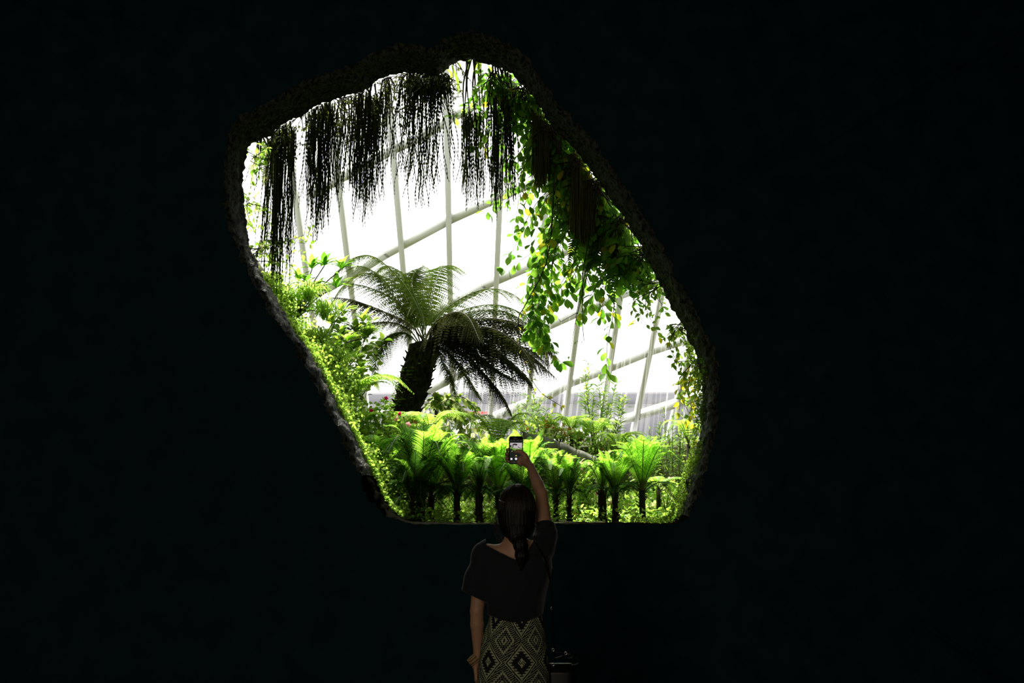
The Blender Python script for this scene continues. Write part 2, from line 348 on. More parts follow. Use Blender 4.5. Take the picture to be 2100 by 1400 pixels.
def frond(g, ctrl, n, plen, pw, up=(0, 0, 1), t0=.12, fwd=.45, droop=.15, mat=0, smat=1, rr=.004, jit=.06, taper=.75, basew=.45):
    """feather leaf: pinnae in pairs along a curved midrib"""
    c = curve(ctrl, n); T = np.gradient(c, axis=0); T /= np.linalg.norm(T, axis=1)[:, None]; up = np.asarray(up, float)
    S = np.cross(T, up); S /= np.linalg.norm(S, axis=1)[:, None]+1e-9; N = np.cross(S, T)
    g.tube(c[::2] if n > 20 else c, np.linspace(rr, rr*.3, len(c[::2] if n > 20 else c)), 4, smat)
    t = np.linspace(0, 1, n); k = t >= t0; t_ = (t[k]-t0)/(1-t0)
    prof = np.minimum(1, basew+t_*3.2*(1-basew))*np.clip(1-t_, 0, 1)**taper; prof = np.maximum(prof, .10)
    for sg in (-1, 1):
        L = plen*prof*(1+jit*RNG.standard_normal(len(t_))); f = fwd+.5*t_[:, None]**2
        d = S[k]*sg+T[k]*f+DOWN*droop+RNG.normal(0, .04, (len(t_), 3))
        place(g, T_PINNA, c[k], d, N[k], L, pw*np.sqrt(prof), mat)
def frond2(g, ctrl, n, plen, up=(0, 0, 1), m=13, t0=.15, fwd=.35, droop=.25, hang=.35, mat=0, smat=1, rr=.008, pl=.16, taper=.6, ppw=.5):
    """twice-divided feather leaf of a tree fern"""
    c = curve(ctrl, n); T = np.gradient(c, axis=0); T /= np.linalg.norm(T, axis=1)[:, None]; up = np.asarray(up, float)
    S = np.cross(T, up); S /= np.linalg.norm(S, axis=1)[:, None]+1e-9; N = np.cross(S, T)
    g.tube(c, np.linspace(rr, rr*.25, n), 5, smat); t = np.linspace(0, 1, n)
    s = (np.arange(m)+.6)/m
    for i in range(n):
        if t[i] < t0: continue
        u = (t[i]-t0)/(1-t0); L = plen*min(1, .4+u*2.6)*max(.08, (1-u)**taper)
        for sg in (-1, 1):
            if random.random() < .04: continue
            d = nrm(S[i]*sg+T[i]*(fwd+.5*u*u)+DOWN*droop+RNG.normal(0, .07, 3)); l = L*rnd(.85, 1.1)
            pos = c[i]+d*l*s[:, None]+DOWN*hang*l*(s[:, None]**2); dd = d+DOWN*hang*2*s[:, None]; dd /= np.linalg.norm(dd, axis=1)[:, None]
            W = np.cross(dd, N[i]); W /= np.linalg.norm(W, axis=1)[:, None]
            ql = plen*pl*(1-s*.75)*min(1, l/plen*1.6)
            for s2 in (-1, 1): place(g, T_PINNULE, pos, W*s2+dd*.45+RNG.normal(0, .08, (m, 3)), N[i], ql, ql*ppw, mat)
            g.tube([c[i], c[i]+d*l*.5+DOWN*hang*l*.25, c[i]+d*l+DOWN*hang*l], [.0022, .0016, .0006], 3, smat, False)
# ------------------------------------------------------------------ hanging strands
def strand(g, p, ln, r=.0045, bead=.5, mat=0, sway=.02, step=.017):
    n = max(4, int(ln/step)); t = np.linspace(0, 1, n); ph = rnd(0, 6.3); a, b = RNG.normal(0, sway, 2)
    x = p[0]+a*t*2+sway*.4*np.sin(t*ln*14+ph)*t; y = p[1]+b*t*2+sway*.4*np.cos(t*ln*11+ph)*t; z = p[2]-ln*t
    rad = r*(1-.45*t)*(1+bead*np.where(np.arange(n) % 2 == 0, 1, -1)*.9)
    g.tube(np.stack([x, y, z], 1), np.maximum(rad, .0008), 4, mat)
def top_rim(x):
    m = OPX[:, 1] < 560 if x < 1100 else OPX[:, 1] < 700; m &= OPX[:, 1] < np.interp(x, [500, 960, 1400], [330, 330, 700]); i = np.argmin(np.where(m, np.abs(OPX[:, 0]-x), 1e9)); return OPX[i, 1]
def clump(name, label, x0, x1, ytop, y0, y1, Y, n, group, m=MT['strand'], r=.0045, spread=.12, arms=5, density_low=0., dy=.12, bead=.5, sway=.02, free=False):
    xm = (x0+x1)/2; root = P(xm, ytop, Y); o = thing(name, root, label, 'hanging plant', group); g = G()
    for k in range(n):
        u = rnd(0, 1); px = x0+(x1-x0)*u; env = 1-abs(u-.5)*1.1; ln0 = P(px, ytop, Y)[2]-P(px, y0+(y1-y0)*max(.05, min(1, env*rnd(.45, 1.1))), Y)[2]
        sx = xm+(px-xm)*rnd(.6, 1.05); ry_ = top_rim(sx); st = P(sx, (ytop if free else max(ry_-6, ytop-25))+rnd(0, 22), Y+rnd(-dy, dy)); ln0 += st[2]-P(px, ytop, Y)[2]; strand(g, st, max(.1, ln0), r*rnd(.7, 1.25), bead, 0, sway)
    part('strands', g, m, o, origin=root)
    if arms:
        g = G()
        for k in range(arms):
            u = (k+.5)/arms; bx = x0+(x1-x0)*u; a = P(xm*.4+bx*.6, top_rim(xm*.4+bx*.6)-4, Y-.15); b = P(bx, ytop+rnd(15, 60), Y+rnd(-.1, .1)); c = (a+b)/2+np.array([rnd(-.04, .04), rnd(-.05, .05), .04])
            g.tube(curve([a, c, b], 8), np.linspace(.009, .004, 8), 5)
        part('stem', g, MT['stem'], o, origin=root)
    return o
HG = 'hanging plants along the top of the opening'
# name, x0, x1, top, shortest, longest, Y, n
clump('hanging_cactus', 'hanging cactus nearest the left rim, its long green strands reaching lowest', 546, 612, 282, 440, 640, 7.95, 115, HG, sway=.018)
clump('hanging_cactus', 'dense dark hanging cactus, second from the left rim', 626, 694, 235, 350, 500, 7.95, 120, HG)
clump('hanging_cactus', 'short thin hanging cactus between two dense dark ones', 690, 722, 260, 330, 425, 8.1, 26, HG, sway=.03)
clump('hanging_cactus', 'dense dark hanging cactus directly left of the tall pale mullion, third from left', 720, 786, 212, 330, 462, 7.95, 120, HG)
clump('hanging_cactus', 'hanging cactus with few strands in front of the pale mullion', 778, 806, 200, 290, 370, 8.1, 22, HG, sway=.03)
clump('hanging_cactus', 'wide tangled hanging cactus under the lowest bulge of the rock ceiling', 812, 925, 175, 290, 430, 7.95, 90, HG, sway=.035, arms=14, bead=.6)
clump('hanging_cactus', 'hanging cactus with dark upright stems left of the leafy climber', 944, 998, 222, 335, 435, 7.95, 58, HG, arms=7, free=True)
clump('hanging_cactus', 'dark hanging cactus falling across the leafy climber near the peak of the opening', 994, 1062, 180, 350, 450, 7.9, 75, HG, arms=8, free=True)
clump('hanging_cactus', 'straggly thin hanging cactus at far left corner, over the left fronds', 520, 552, 300, 340, 395, 8.1, 10, HG, sway=.03)
clump('hanging_moss', 'brown curtain of hanging moss on the upper right rim', 1088, 1128, 240, 340, 395, 7.85, 170, HG, m=MT['strand2'], r=.004, bead=.1, arms=0, sway=.008)
clump('hanging_moss', 'wide brown curtain of hanging moss among dark leaves on the right rim', 1166, 1214, 335, 470, 500, 7.85, 260, HG, m=MT['strand2'], r=.0045, bead=.1, arms=0, sway=.008)
# twigs and small leaves tangled under the top rim
t_ = thing('tangled_creeper', P(760, 200, 7.8), 'creeper of dark tangled twigs and tiny leaves threading between the hanging cacti', 'climbing plant', 'climbing plants around the opening'); gp = None
root0 = P(760, 200, 7.8)
TANGLE = (t_, root0)
g = G(); root = P(885, 160, 7.8); t_ = thing('moss_clump', root, 'dark lump of moss and roots hanging from the rock ceiling', 'moss')
for k in range(260):
    a = P(rnd(838, 925), rnd(148, 180), rnd(7.62, 7.95)); strand(g, a, rnd(.05, .22)*(1-abs(a[0]-root[0])*3.0), .006, .3, 0, .02)
part('moss', g, MT['strand'], t_, origin=root)

# ------------------------------------------------------------------ leafy branches
def leafy(g, ctrl, size, gap, tm=T_OBOV, wr=1., mat=0, smat=1, rr=.006, t0=.15, whorl=1, droop=.35, out=.9, sj=.25, ymat=None, yprob=.06):
    L = sum(np.linalg.norm(np.subtract(b, a)) for a, b in zip(ctrl[:-1], ctrl[1:])); n = max(4, int(L/gap)); c = curve(ctrl, n+1)
    g.tube(c, np.linspace(rr, rr*.35, n+1), 4, smat); T = np.gradient(c, axis=0)
    for i in range(n+1):
        if i/n < t0: continue
        for w_ in range(whorl+(2 if i == n else 0)):
            v = RNG.normal(0, 1, 3); t = nrm(T[i]); v -= t*np.dot(v, t); d = nrm(nrm(v)*out+t*rnd(.25, .9)+DOWN*droop)
            nn = nrm(RNG.normal(0, .45, 3)+np.array([0, -.25, .8])); s_ = size*rnd(1-sj, 1+sj*.7)
            mm = mat if (ymat is None or random.random() > yprob) else ymat
            place(g, tm, c[i]+d*s_*.12, d, nn, s_, s_*wr, mm)
CL = 'climbing plants around the opening'
# a small builder pair so that stems and leaves are separate parts
class Pair:
    def __init__(s): s.L = G(); s.S = G()
    def tube(s, pts, r, n=4, mat=0, cap=True): s.S.tube(pts, r, n, 0, cap)
    def inst(s, tm, M, T, mat=0): s.L.inst(tm, M, T, mat)
    def add(s, *a, **k): s.L.add(*a, **k)
    def finish(s, o, mats, smat, origin, lname='leaves', sname='stem'):
        if s.L.n: part(lname, s.L, mats, o, origin=origin)
        if s.S.n: part(sname, s.S, smat, o, origin=origin)
        return o
def climber(name, label, root, branches, Y, size, gap, mats, tm=T_OBOV, whorl=1, wob=45, rr=.0045, wr=1., cat='climbing plant', group=CL, yprob=.06, dY=.25, rY=7.72, droop=.35, smat=None):
    r = P(*root, rY); o = thing(name, r, label, cat, group); g = Pair()
    for b in branches:
        if isinstance(b[0], (int, float)): b = [b]
        y2 = Y+rnd(-dY, dY); pts = [r+RNG.normal(0, .03, 3)]
        if len(b) == 1:
            e = b[0]; mx = ((root[0]+e[0])/2+rnd(-wob, wob), (root[1]+e[1])/2-rnd(0, 20)); pts += [P(*mx, (rY+y2)/2), P(*e, y2)]
        else: pts += [P(*e, y2) for e in b]
        leafy(g, pts, size, gap, tm, wr, 0, 0, rr, whorl=whorl, ymat=1 if len(mats) > 1 else None, yprob=yprob, droop=droop, t0=.12)
    return g.finish(o, mats, smat or MT['stem'], r)
LG = [MT['leaf'], MT['leafy']]; LS = [MT['leafs'], MT['leafy']]; LD = [MT['dark'], MT['leaf']]
t_, root0 = TANGLE; g = Pair()
for k in range(70):
    x = rnd(575, 940); y = top_rim(x); pts = [P(x, y-3, 7.75)]
    for j in range(random.randint(2, 5)): x += rnd(-28, 28); y += rnd(2, 32); pts.append(P(x, y, rnd(7.75, 8.1)))
    leafy(g, pts, .028, .028, T_OVAL, 1, 0, 0, .004, t0=.1)
g.finish(t_, [MT['strand']], MT['stem'], root0)
def along(y0, y1, inward0, inward1, n):          # points inward of the right rim
    r = []
    for k in range(n):
        y = rnd(y0, y1); m = (OPX[:, 0] > 1000); i = np.argmin(np.where(m, np.abs(OPX[:, 1]-y), 1e9)); r.append((OPX[i, 0]-rnd(inward0, inward1), y+rnd(0, 20)))
    return r
climber('leafy_climber', 'green leafy climber at the peak of the opening, its leaves beside the empty sky', (1012, 148), [(934,240),(958,222),(985,262),(1000,320),(950,262),(975,300),(1010,270)]+along(160, 270, 10, 70, 20), 8.1, .085, .05, LG)
climber('leafy_climber', 'dark leafy climber below the peak, behind the hanging cactus', (1068, 182), [(1042,330),(1062,380),(1080,300),(1098,360),(1015,300)]+along(190, 340, 0, 80, 38), 8.1, .085, .045, LG, yprob=.04)
climber('leafy_climber', 'leafy climber reaching left to the hanging strands below a brown moss curtain', (1128, 262), [(1040,420),(1000,432),(1055,480),(1100,465),(1122,420),(1080,400),(1012,415),(1060,440)]+along(260, 430, 0, 110, 38), 8.15, .09, .05, LG)
climber('leafy_climber', 'leafy climber with a sprig reaching left towards the tall tree fern', (1180, 330), [[(1150,400),(1110,500),(1035,552)],(1050,520),(1110,550),(1140,520),(1090,500),(1075,470),[(1130,430),(1110,540),(1082,600)]]+along(330, 490, 0, 130, 38), 8.15, .095, .05, LG)
climber('leafy_climber', 'long leafy climber branch falling across the dark fronds of the tree fern', (1150, 285), [[(1150,420),(1110,520),(1088,620),(1105,690),(1150,742)],[(1140,450),(1125,540),(1100,640),(1085,690)],[(1145,400),(1130,560),(1120,620),(1110,700)],[(1140,420),(1100,560),(1095,640),(1130,700)]], 8.1, .09, .042, LG, dY=.12, whorl=2, rr=.005)
climber('leafy_climber', 'bright leafy climber with crossing dark twigs in the middle of the right side', (1222, 375), [(1130,640),(1162,610),(1180,652),(1200,570),(1150,560),(1105,590),(1140,600),(1175,560),(1100,560),(1120,600),(1165,590),(1190,600),(1145,530),(1080,580),[(1210,480),(1170,560),(1120,630)],[(1190,470),(1200,560),(1240,640)]]+along(400, 560, 0, 130, 30), 8.2, .10, .055, LG, rr=.006)
climber('leafy_climber', 'leafy climber hanging lowest beside the dark pinnate fronds', (1275, 450), [(1232,648),(1192,640),(1252,640),(1222,590),(1250,545),(1215,620),(1240,600),[(1262,560),(1258,640),(1246,700),(1243,765)]]+along(460, 580, 0, 100, 24), 8.15, .10, .06, LG, rr=.005)
climber('leafy_climber', 'short leafy climber under the steep right rim', (1318, 520), [(1290,590),(1312,600),(1280,560),(1332,600)]+along(520, 610, 0, 60, 26), 8.1, .075, .05, LG)
climber('small_leaved_climber', 'small-leaved climber spraying over the pale sky at right', (1352, 580), [(1312,640),(1332,672),(1352,690),(1302,662),(1362,640),(1330,620),(1345,650),(1320,600)], 8.1, .055, .038, LS, T_OVAL, rr=.004)
climber('small_leaved_climber', 'small-leaved climber where the right rim turns downwards', (1402, 665), [(1372,700),(1382,732),(1402,760),(1386,690),(1392,720),(1410,740),(1365,690),(1418,710),(1405,700),(1425,730),(1400,690),(1412,760),(1420,780),(1395,740),(1380,680)], 8.0, .055, .036, LS, T_OVAL, rr=.004)
climber('yellowing_climber', 'yellowing climber on the right rim above the small shrubs', (1432, 745), [(1400,782),(1416,830),(1406,862),(1393,845),(1424,868),(1412,800),(1400,815),(1420,850),(1428,900),(1425,800),(1418,820),(1410,780),(1422,760),(1430,840),(1412,850)], 7.95, .06, .045, [MT['leafs'], MT['leafy']], T_OVAL, rr=.004, yprob=.5)
climber('twig', 'long bare twig with sparse leaves trailing down before the tree fern', (1150, 320), [[(1125,520),(1080,620),(1062,660),(1075,740),(1105,800),(1150,832)]], 7.95, .045, .10, [MT['leafy'], MT['orange']], T_OVAL, rr=.006, dY=.02, cat='twig')
climber('twig', 'thin leafless twigs hanging right of the tree fern', (1222, 400), [[(1215,520),(1195,600),(1180,660),(1168,730)],[(1205,560),(1185,640),(1150,660),(1130,630)],[(1190,600),(1200,690),(1182,700)]], 8.0, .03, .30, [MT['leaf'], MT['leaf']], T_OVAL, rr=.005, dY=.05, cat='twig')
def hanging_fern(label, fr, plen, pw, mats, n=34, name='hanging_fern', Y=8.0, grp='ferns hanging from the right rim'):
    r = P(*fr[0][0], Y); o = thing(name, r, label, 'fern', grp)
    for f in fr:
        g = G(); pts = [P(*q, Y+rnd(-.1, .1)) for q in f]; frond(g, pts, n, plen, pw, up=(rnd(-.3, .3), -1, .35), fwd=.35, droop=.1, rr=.004); part('frond', g, [mats, MT['stem']], o, origin=r)
    return o
hanging_fern('dark pinnate fern hanging lowest from the right rim', [[(1240,445),(1248,540),(1262,640)],[(1240,445),(1225,500),(1238,600)],[(1240,445),(1262,520),(1285,600)],[(1240,445),(1220,520),(1200,560)]], .11, .022, MT['dark'])
hanging_fern('dark pinnate fern high on the right rim beside a brown moss curtain', [[(1225,392),(1200,450),(1195,520)],[(1225,392),(1240,450),(1250,500)],[(1225,392),(1180,480),(1165,560)]], .10, .02, MT['dark'])
hanging_fern('dark pinnate fern under the steepest part of the right rim', [[(1300,505),(1290,560),(1300,620)],[(1300,505),(1312,560),(1320,590)],[(1300,505),(1270,550),(1255,590)]], .10, .02, MT['dark'])

r = P(938, 128, 7.7); o = thing('strap_leaved_plant', r, 'plant with a few long pale strap leaves hanging into the sky at the peak', 'plant'); g = G()
for (x0, y0, x1, y1) in ((926,140,940,200),(918,148,924,166),(928,130,945,143),(959,122,957,148),(978,128,970,148),(985,132,972,156),(1000,140,1008,158)):
    a = P(x0, y0-6, 7.75); e = P(x1, y1, 7.85); c = curve([a, (a+e)/2+[.02, 0, .01], e], 7); wd = .013*np.sin(np.linspace(.5, 3.1, 7))[:, None]*np.array([1, .2, 0]); g.add(np.vstack([c-wd, c+wd]), [[i, i+1, 8+i, 7+i] for i in range(6)])
part('leaves', g, MT['leafs'], o, origin=r)
# ------------------------------------------------------------------ tall tree fern
def tree_fern():
    Yt = 10.0; base = P(803, 905, Yt); base[2] = gz(base[0], Yt); o = thing('tree_fern', base, 'tall leaning tree fern with dark mossy trunk and wide feathery crown', 'tree fern')
    c = curve([base, P(826, 858, Yt), P(849, 790, Yt), P(871, 703, Yt)], 40); g = G(); n = 26; V = []
    wd = np.interp(np.linspace(0, 1, 40), [0, .2, .6, .85, 1], [.165, .16, .155, .165, .15])
    for k in range(40):
        for j in range(n):
            a = j*2*math.pi/n; r = wd[k]*(1+.16*noise.noise(Vector((math.cos(a)*2.2, math.sin(a)*2.2, k*.55)))+.10*noise.noise(Vector((math.cos(a)*6, math.sin(a)*6, k*1.4))))
            V.append(c[k]+r*np.array([math.cos(a), math.sin(a), .12*math.cos(a)]))
    i = np.arange(39)[:, None]*n; j = np.arange(n)[None]; j2 = (j+1) % n
    V.append(c[-1]+[0, 0, .03]); q = np.stack([i+j, i+j2, i+n+j2, i+n+j], -1).reshape(-1, 4)
    g.add(V, q, [[39*n+k, 39*n+(k+1) % n, 40*n] for k in range(n)]); tr = part('trunk', g, MT['bark'], o, True, base)
    g = G()
    for k in range(150):                          # moss tufts and old leaf bases
        i_ = random.randrange(4, 38); a = rnd(0, 6.28); p = c[i_]+wd[i_]*np.array([math.cos(a), math.sin(a), 0]); d = nrm([math.cos(a)*.6, math.sin(a)*.6, rnd(.2, 1)])
        g.tube([p-d*.02, p+d*rnd(.015, .045)], [.014, .005], 4)
    fb = part('bark_fibres', g, MT['bark'], tr); fb.data.transform(__import__('mathutils').Matrix.Translation(-Vector(base))); fb['kind'] = 'stuff'
    g = G()
    for k in range(700):
        i_ = random.randrange(2, 34); a = rnd(2.2, 4.6) if random.random() < .7 else rnd(0, 6.28); p = c[i_]+(wd[i_]+.01)*np.array([math.cos(a), math.sin(a), 0])
        if noise.noise(Vector(p)*5) < 0: continue
        place(g, T_ROUND, p, nrm([math.cos(a), math.sin(a), rnd(-.6, .3)]), (0, 0, 1), rnd(.02, .045), .04)
    fb = part('moss', g, MT['leafs'], tr); fb.data.transform(__import__('mathutils').Matrix.Translation(-Vector(base))); fb['kind'] = 'stuff'
    C = c[-1]
    F = [ # control points (px), depth at tip, pinna length, material, up vector
     ([(860,640),(822,575),(770,528),(728,528),(690,560)], 9.6, .42, 'tfern', (.2, -.3, 1)),
     ([(850,640),(810,580),(745,560),(700,590),(672,640)], 10.3, .40, 'tfern', (0, -.3, 1)),
     ([(845,660),(800,610),(740,585),(680,582),(622,600)], 10.5, .30, 'tferns', (0, -.3, 1)),
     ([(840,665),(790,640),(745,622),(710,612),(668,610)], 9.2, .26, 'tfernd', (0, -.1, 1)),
     ([(838,675),(795,660),(745,670),(715,715),(700,760)], 9.7, .30, 'tferns', (0, -.4, 1)),
     ([(835,685),(800,690),(775,725),(768,780)], 9.8, .30, 'tfern', (-.2, -.6, 1)),
     ([(862,650),(835,600),(820,560),(790,545),(762,575)], 10.6, .36, 'tfern', (.2, -.3, 1)),
     ([(878,650),(890,590),(908,550),(930,545),(955,560)], 10.8, .30, 'tferns', (.2, -.2, 1)),
     ([(872,640),(880,590),(878,555),(862,540)], 11.0, .22, 'tferns', (.2, -.5, 1)),
     ([(895,655),(940,615),(1000,592),(1055,605),(1100,650)], 10.6, .42, 'tfern', (-.1, -.3, 1)),
     ([(900,665),(950,635),(1020,625),(1080,650),(1115,700)], 9.9, .42, 'tfern', (-.1, -.3, 1)),
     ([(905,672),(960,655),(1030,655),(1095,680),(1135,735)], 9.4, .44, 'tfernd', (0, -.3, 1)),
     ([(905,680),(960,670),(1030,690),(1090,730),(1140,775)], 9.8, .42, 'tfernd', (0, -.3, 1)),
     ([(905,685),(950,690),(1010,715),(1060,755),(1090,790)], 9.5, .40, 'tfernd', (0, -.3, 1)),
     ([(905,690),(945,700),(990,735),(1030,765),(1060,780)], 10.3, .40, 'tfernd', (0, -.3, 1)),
     ([(905,700),(955,728),(1000,775),(1030,815),(1052,858)], 9.4, .24, 'tfernd', (.3, -.3, 1)),
     ([(900,710),(935,745),(965,790),(985,820)], 9.9, .26, 'tfern', (.3, -.5, 1)),
     ([(893,715),(912,755),(925,785),(935,815)], 9.8, .18, 'tfern', (.5, -.6, 1)),
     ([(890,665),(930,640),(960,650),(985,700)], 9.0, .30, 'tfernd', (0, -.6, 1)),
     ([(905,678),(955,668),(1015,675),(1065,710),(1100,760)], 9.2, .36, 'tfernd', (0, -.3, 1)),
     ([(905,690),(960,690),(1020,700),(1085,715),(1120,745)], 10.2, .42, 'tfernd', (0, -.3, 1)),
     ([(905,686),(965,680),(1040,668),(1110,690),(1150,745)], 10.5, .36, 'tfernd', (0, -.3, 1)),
     ([(845,655),(800,600),(770,560),(735,545),(700,560)], 9.9, .36, 'tfern', (0, -.3, 1)),
     ([(865,645),(845,590),(850,560),(868,545)], 10.2, .26, 'tfern', (.1, -.5, 1)),
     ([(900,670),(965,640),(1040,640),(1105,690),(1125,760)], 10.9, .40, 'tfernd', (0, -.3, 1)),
    ]
    for k, (pts, yt, pl, m, up) in enumerate(F):
        g = G(); n = len(pts); w3 = [C+np.array([rnd(-.05, .05), rnd(-.05, .05), -.05])]+[P(*q, Yt+(yt-Yt)*(i_+1)/n) for i_, q in enumerate(pts)]
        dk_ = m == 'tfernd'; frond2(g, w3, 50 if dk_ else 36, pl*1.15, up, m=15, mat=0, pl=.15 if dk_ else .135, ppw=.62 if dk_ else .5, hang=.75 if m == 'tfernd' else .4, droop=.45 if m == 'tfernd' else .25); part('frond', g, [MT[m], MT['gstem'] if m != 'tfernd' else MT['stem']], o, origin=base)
tree_fern()

# ------------------------------------------------------------------ row of young tree ferns on the ledge
def row_fern_mesh(seed, dark=False):
    random.seed(seed); res = []
    for k in range(4):
        g = G(); h = 1.0; out = (.30, .52, .80, 1)[k]
        pts = [(0, 0, 0), (out*.22, 0, .40), (out*.62, 0, .78), (out, 0, .98-.28*k*out)] if k < 3 else [(0, 0, 0), (.35, 0, .22), (.72, 0, .16), (.98, 0, -.12)]
        frond(g, pts, 74, .27, .0125, up=(-.8, 0, .5) if k < 3 else (0, 0, 1), t0=.16, fwd=.62, droop=.03, rr=.010, taper=.6, basew=.3, jit=.08)
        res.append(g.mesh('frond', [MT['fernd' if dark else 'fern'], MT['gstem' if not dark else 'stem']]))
    return res
FB = row_fern_mesh(1); FD = row_fern_mesh(2, True); random.seed(7)
def trunk_mesh(h, r):
    g = G(); n = 12; V = []
    for k in range(9):
        t = k/8; rr_ = r*(1.35-.55*t+.5*t**4)
        for j in range(n): a = j*6.2832/n; q = rr_*(1+.2*noise.noise(Vector((a*2, k*.9, h*30)))); V.append((q*math.cos(a), q*math.sin(a), h*t))
    V.append((0, 0, h)); i = np.arange(8)[:, None]*n; j = np.arange(n)[None]; j2 = (j+1) % n
    g.add(V, np.stack([i+j, i+j2, i+n+j2, i+n+j], -1).reshape(-1, 4), [[8*n+k, 8*n+(k+1) % n, 9*n] for k in range(n)])
    for k in range(26): a = rnd(0, 6.28); z = rnd(.1, 1)*h; d = nrm([math.cos(a), math.sin(a), .9]); p = np.array([math.cos(a)*r*.8, math.sin(a)*r*.8, z]); g.tube([p, p+d*rnd(.02, .05)], [.006, .002], 4)
    return g.mesh('trunk', MT['bark'], True)
RG = 'row of young tree ferns on the ledge'
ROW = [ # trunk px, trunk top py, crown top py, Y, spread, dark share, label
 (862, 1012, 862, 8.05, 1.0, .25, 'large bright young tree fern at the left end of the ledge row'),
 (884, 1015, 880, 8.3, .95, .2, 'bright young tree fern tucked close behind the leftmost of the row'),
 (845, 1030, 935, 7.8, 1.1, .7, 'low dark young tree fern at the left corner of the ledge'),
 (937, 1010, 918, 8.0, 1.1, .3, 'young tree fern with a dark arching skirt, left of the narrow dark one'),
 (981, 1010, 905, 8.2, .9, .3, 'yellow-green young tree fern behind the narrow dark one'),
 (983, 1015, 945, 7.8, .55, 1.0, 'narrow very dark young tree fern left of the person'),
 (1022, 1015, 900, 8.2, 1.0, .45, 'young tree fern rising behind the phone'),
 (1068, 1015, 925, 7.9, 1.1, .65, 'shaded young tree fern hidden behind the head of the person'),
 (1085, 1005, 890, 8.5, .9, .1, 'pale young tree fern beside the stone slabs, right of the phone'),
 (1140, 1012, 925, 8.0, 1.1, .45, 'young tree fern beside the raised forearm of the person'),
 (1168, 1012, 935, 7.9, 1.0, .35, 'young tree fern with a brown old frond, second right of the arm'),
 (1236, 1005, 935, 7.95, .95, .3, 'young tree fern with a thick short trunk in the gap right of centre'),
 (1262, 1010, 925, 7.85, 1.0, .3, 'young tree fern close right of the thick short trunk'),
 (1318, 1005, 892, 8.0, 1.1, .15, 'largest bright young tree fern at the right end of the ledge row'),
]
for (tx, ty, cy, Y, sp, dk, lab) in ROW:
    b = P(tx, 1068, Y); b[2] = gz(b[0], Y)-.02; top = P(tx, ty, Y); h = top[2]-b[2]; H = P(tx, cy, Y)[2]-top[2]
    o = thing('young_tree_fern', b, lab, 'fern', RG); link('trunk', trunk_mesh(h, {862: .032, 1236: .030, 1140: .018, 1168: .017}.get(tx, .023)), o)
    nf = 34
    for k in range(nf):
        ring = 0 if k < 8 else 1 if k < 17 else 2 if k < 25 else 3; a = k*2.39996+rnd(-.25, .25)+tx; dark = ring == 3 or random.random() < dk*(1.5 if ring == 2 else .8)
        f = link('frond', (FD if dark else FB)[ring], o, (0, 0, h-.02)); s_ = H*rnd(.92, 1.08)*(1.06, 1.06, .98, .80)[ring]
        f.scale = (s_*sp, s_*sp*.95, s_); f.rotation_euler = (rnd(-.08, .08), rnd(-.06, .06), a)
# ------------------------------------------------------------------ smaller planting
def onground(px, py, Y): p = P(px, py, Y); z = gz(p[0], Y); return np.array([p[0], Y, min(z, p[2]) if p[2] > z+.6 else z])
def small_fern(label, px, py, Y, R, n, plen, pw, mat, name='fern', lift=.5, tilt=(0, 0), pinn=30, grp=None, a0=None):
    """fern crown centred at a pixel; base stands on the ground"""
    top = P(px, py, Y); b = top.copy(); zg = gz(b[0], Y); b[2] = min(zg, top[2]); o = thing(name, b, label, 'fern', grp)
    if top[2]-b[2] > .04: g = G(); g.tube([b-[0, 0, .03], top], [.022, .018], 7); part('rootstock', g, MT['bark'], o, origin=b)
    for k in range(n):
        a = (k*2.4+rnd(-.3, .3)) if a0 is None else a0[k % len(a0)]+rnd(-.2, .2); l = R*rnd(.8, 1.1); d = np.array([math.cos(a)+tilt[0], math.sin(a)*.8+tilt[1], 0])
        g = G(); pts = [top, top+d*l*.35+[0, 0, l*lift*.9], top+d*l*.75+[0, 0, l*lift*1.0], top+d*l*1.05+[0, 0, l*lift*.55]]
        frond(g, pts, pinn, plen*rnd(.85, 1.1), pw, droop=.2, fwd=.35, rr=.0035); part('frond', g, [mat, MT['gstem']], o, origin=b)
    return o
def bush(label, px, py, Y, rx, rz, n, size, mats, tm=T_OVAL, name='shrub', cat='shrub', grp=None, gap=.035, whorl=1, flowers=0, fmat=None, yprob=.1, smat=None, wr=1., fs=.03):
    top = P(px, py, Y); b = top.copy(); zg = gz(b[0], Y); b[2] = min(zg, top[2]-rz*.5); o = thing(name, b, label, cat, grp); g = Pair(); tips = []
    for k in range(n):
        a = rnd(0, 6.28); u = math.sqrt(rnd(0, 1)); e = top+np.array([math.cos(a)*rx*u, math.sin(a)*rx*u*.8, rz*(1-u*u)*rnd(.5, 1.)-rz*.2]); mid = (b*.45+e*.55)+np.array([0, 0, rz*.3]); tips.append(e)
        leafy(g, [b+RNG.normal(0, .01, 3), mid, e], size, gap, tm, wr, 0, 0, .004, t0=.25, whorl=whorl, ymat=1 if len(mats) > 1 else None, yprob=yprob, droop=.1)
    g.finish(o, mats, smat or MT['gstem'], b)
    for k in range(flowers):
        e = tips[k % len(tips)]+np.array([rnd(-.03, .03), -.05, rnd(0, .04)]); f = G()
        for j in range(5): a = j*1.2566; place(f, T_ROUND, e, (math.cos(a), -.35, math.sin(a)), (0, -1, 0), fs, fs)
        part('flower', f, fmat or MT['pink'], o, origin=b)
    return o
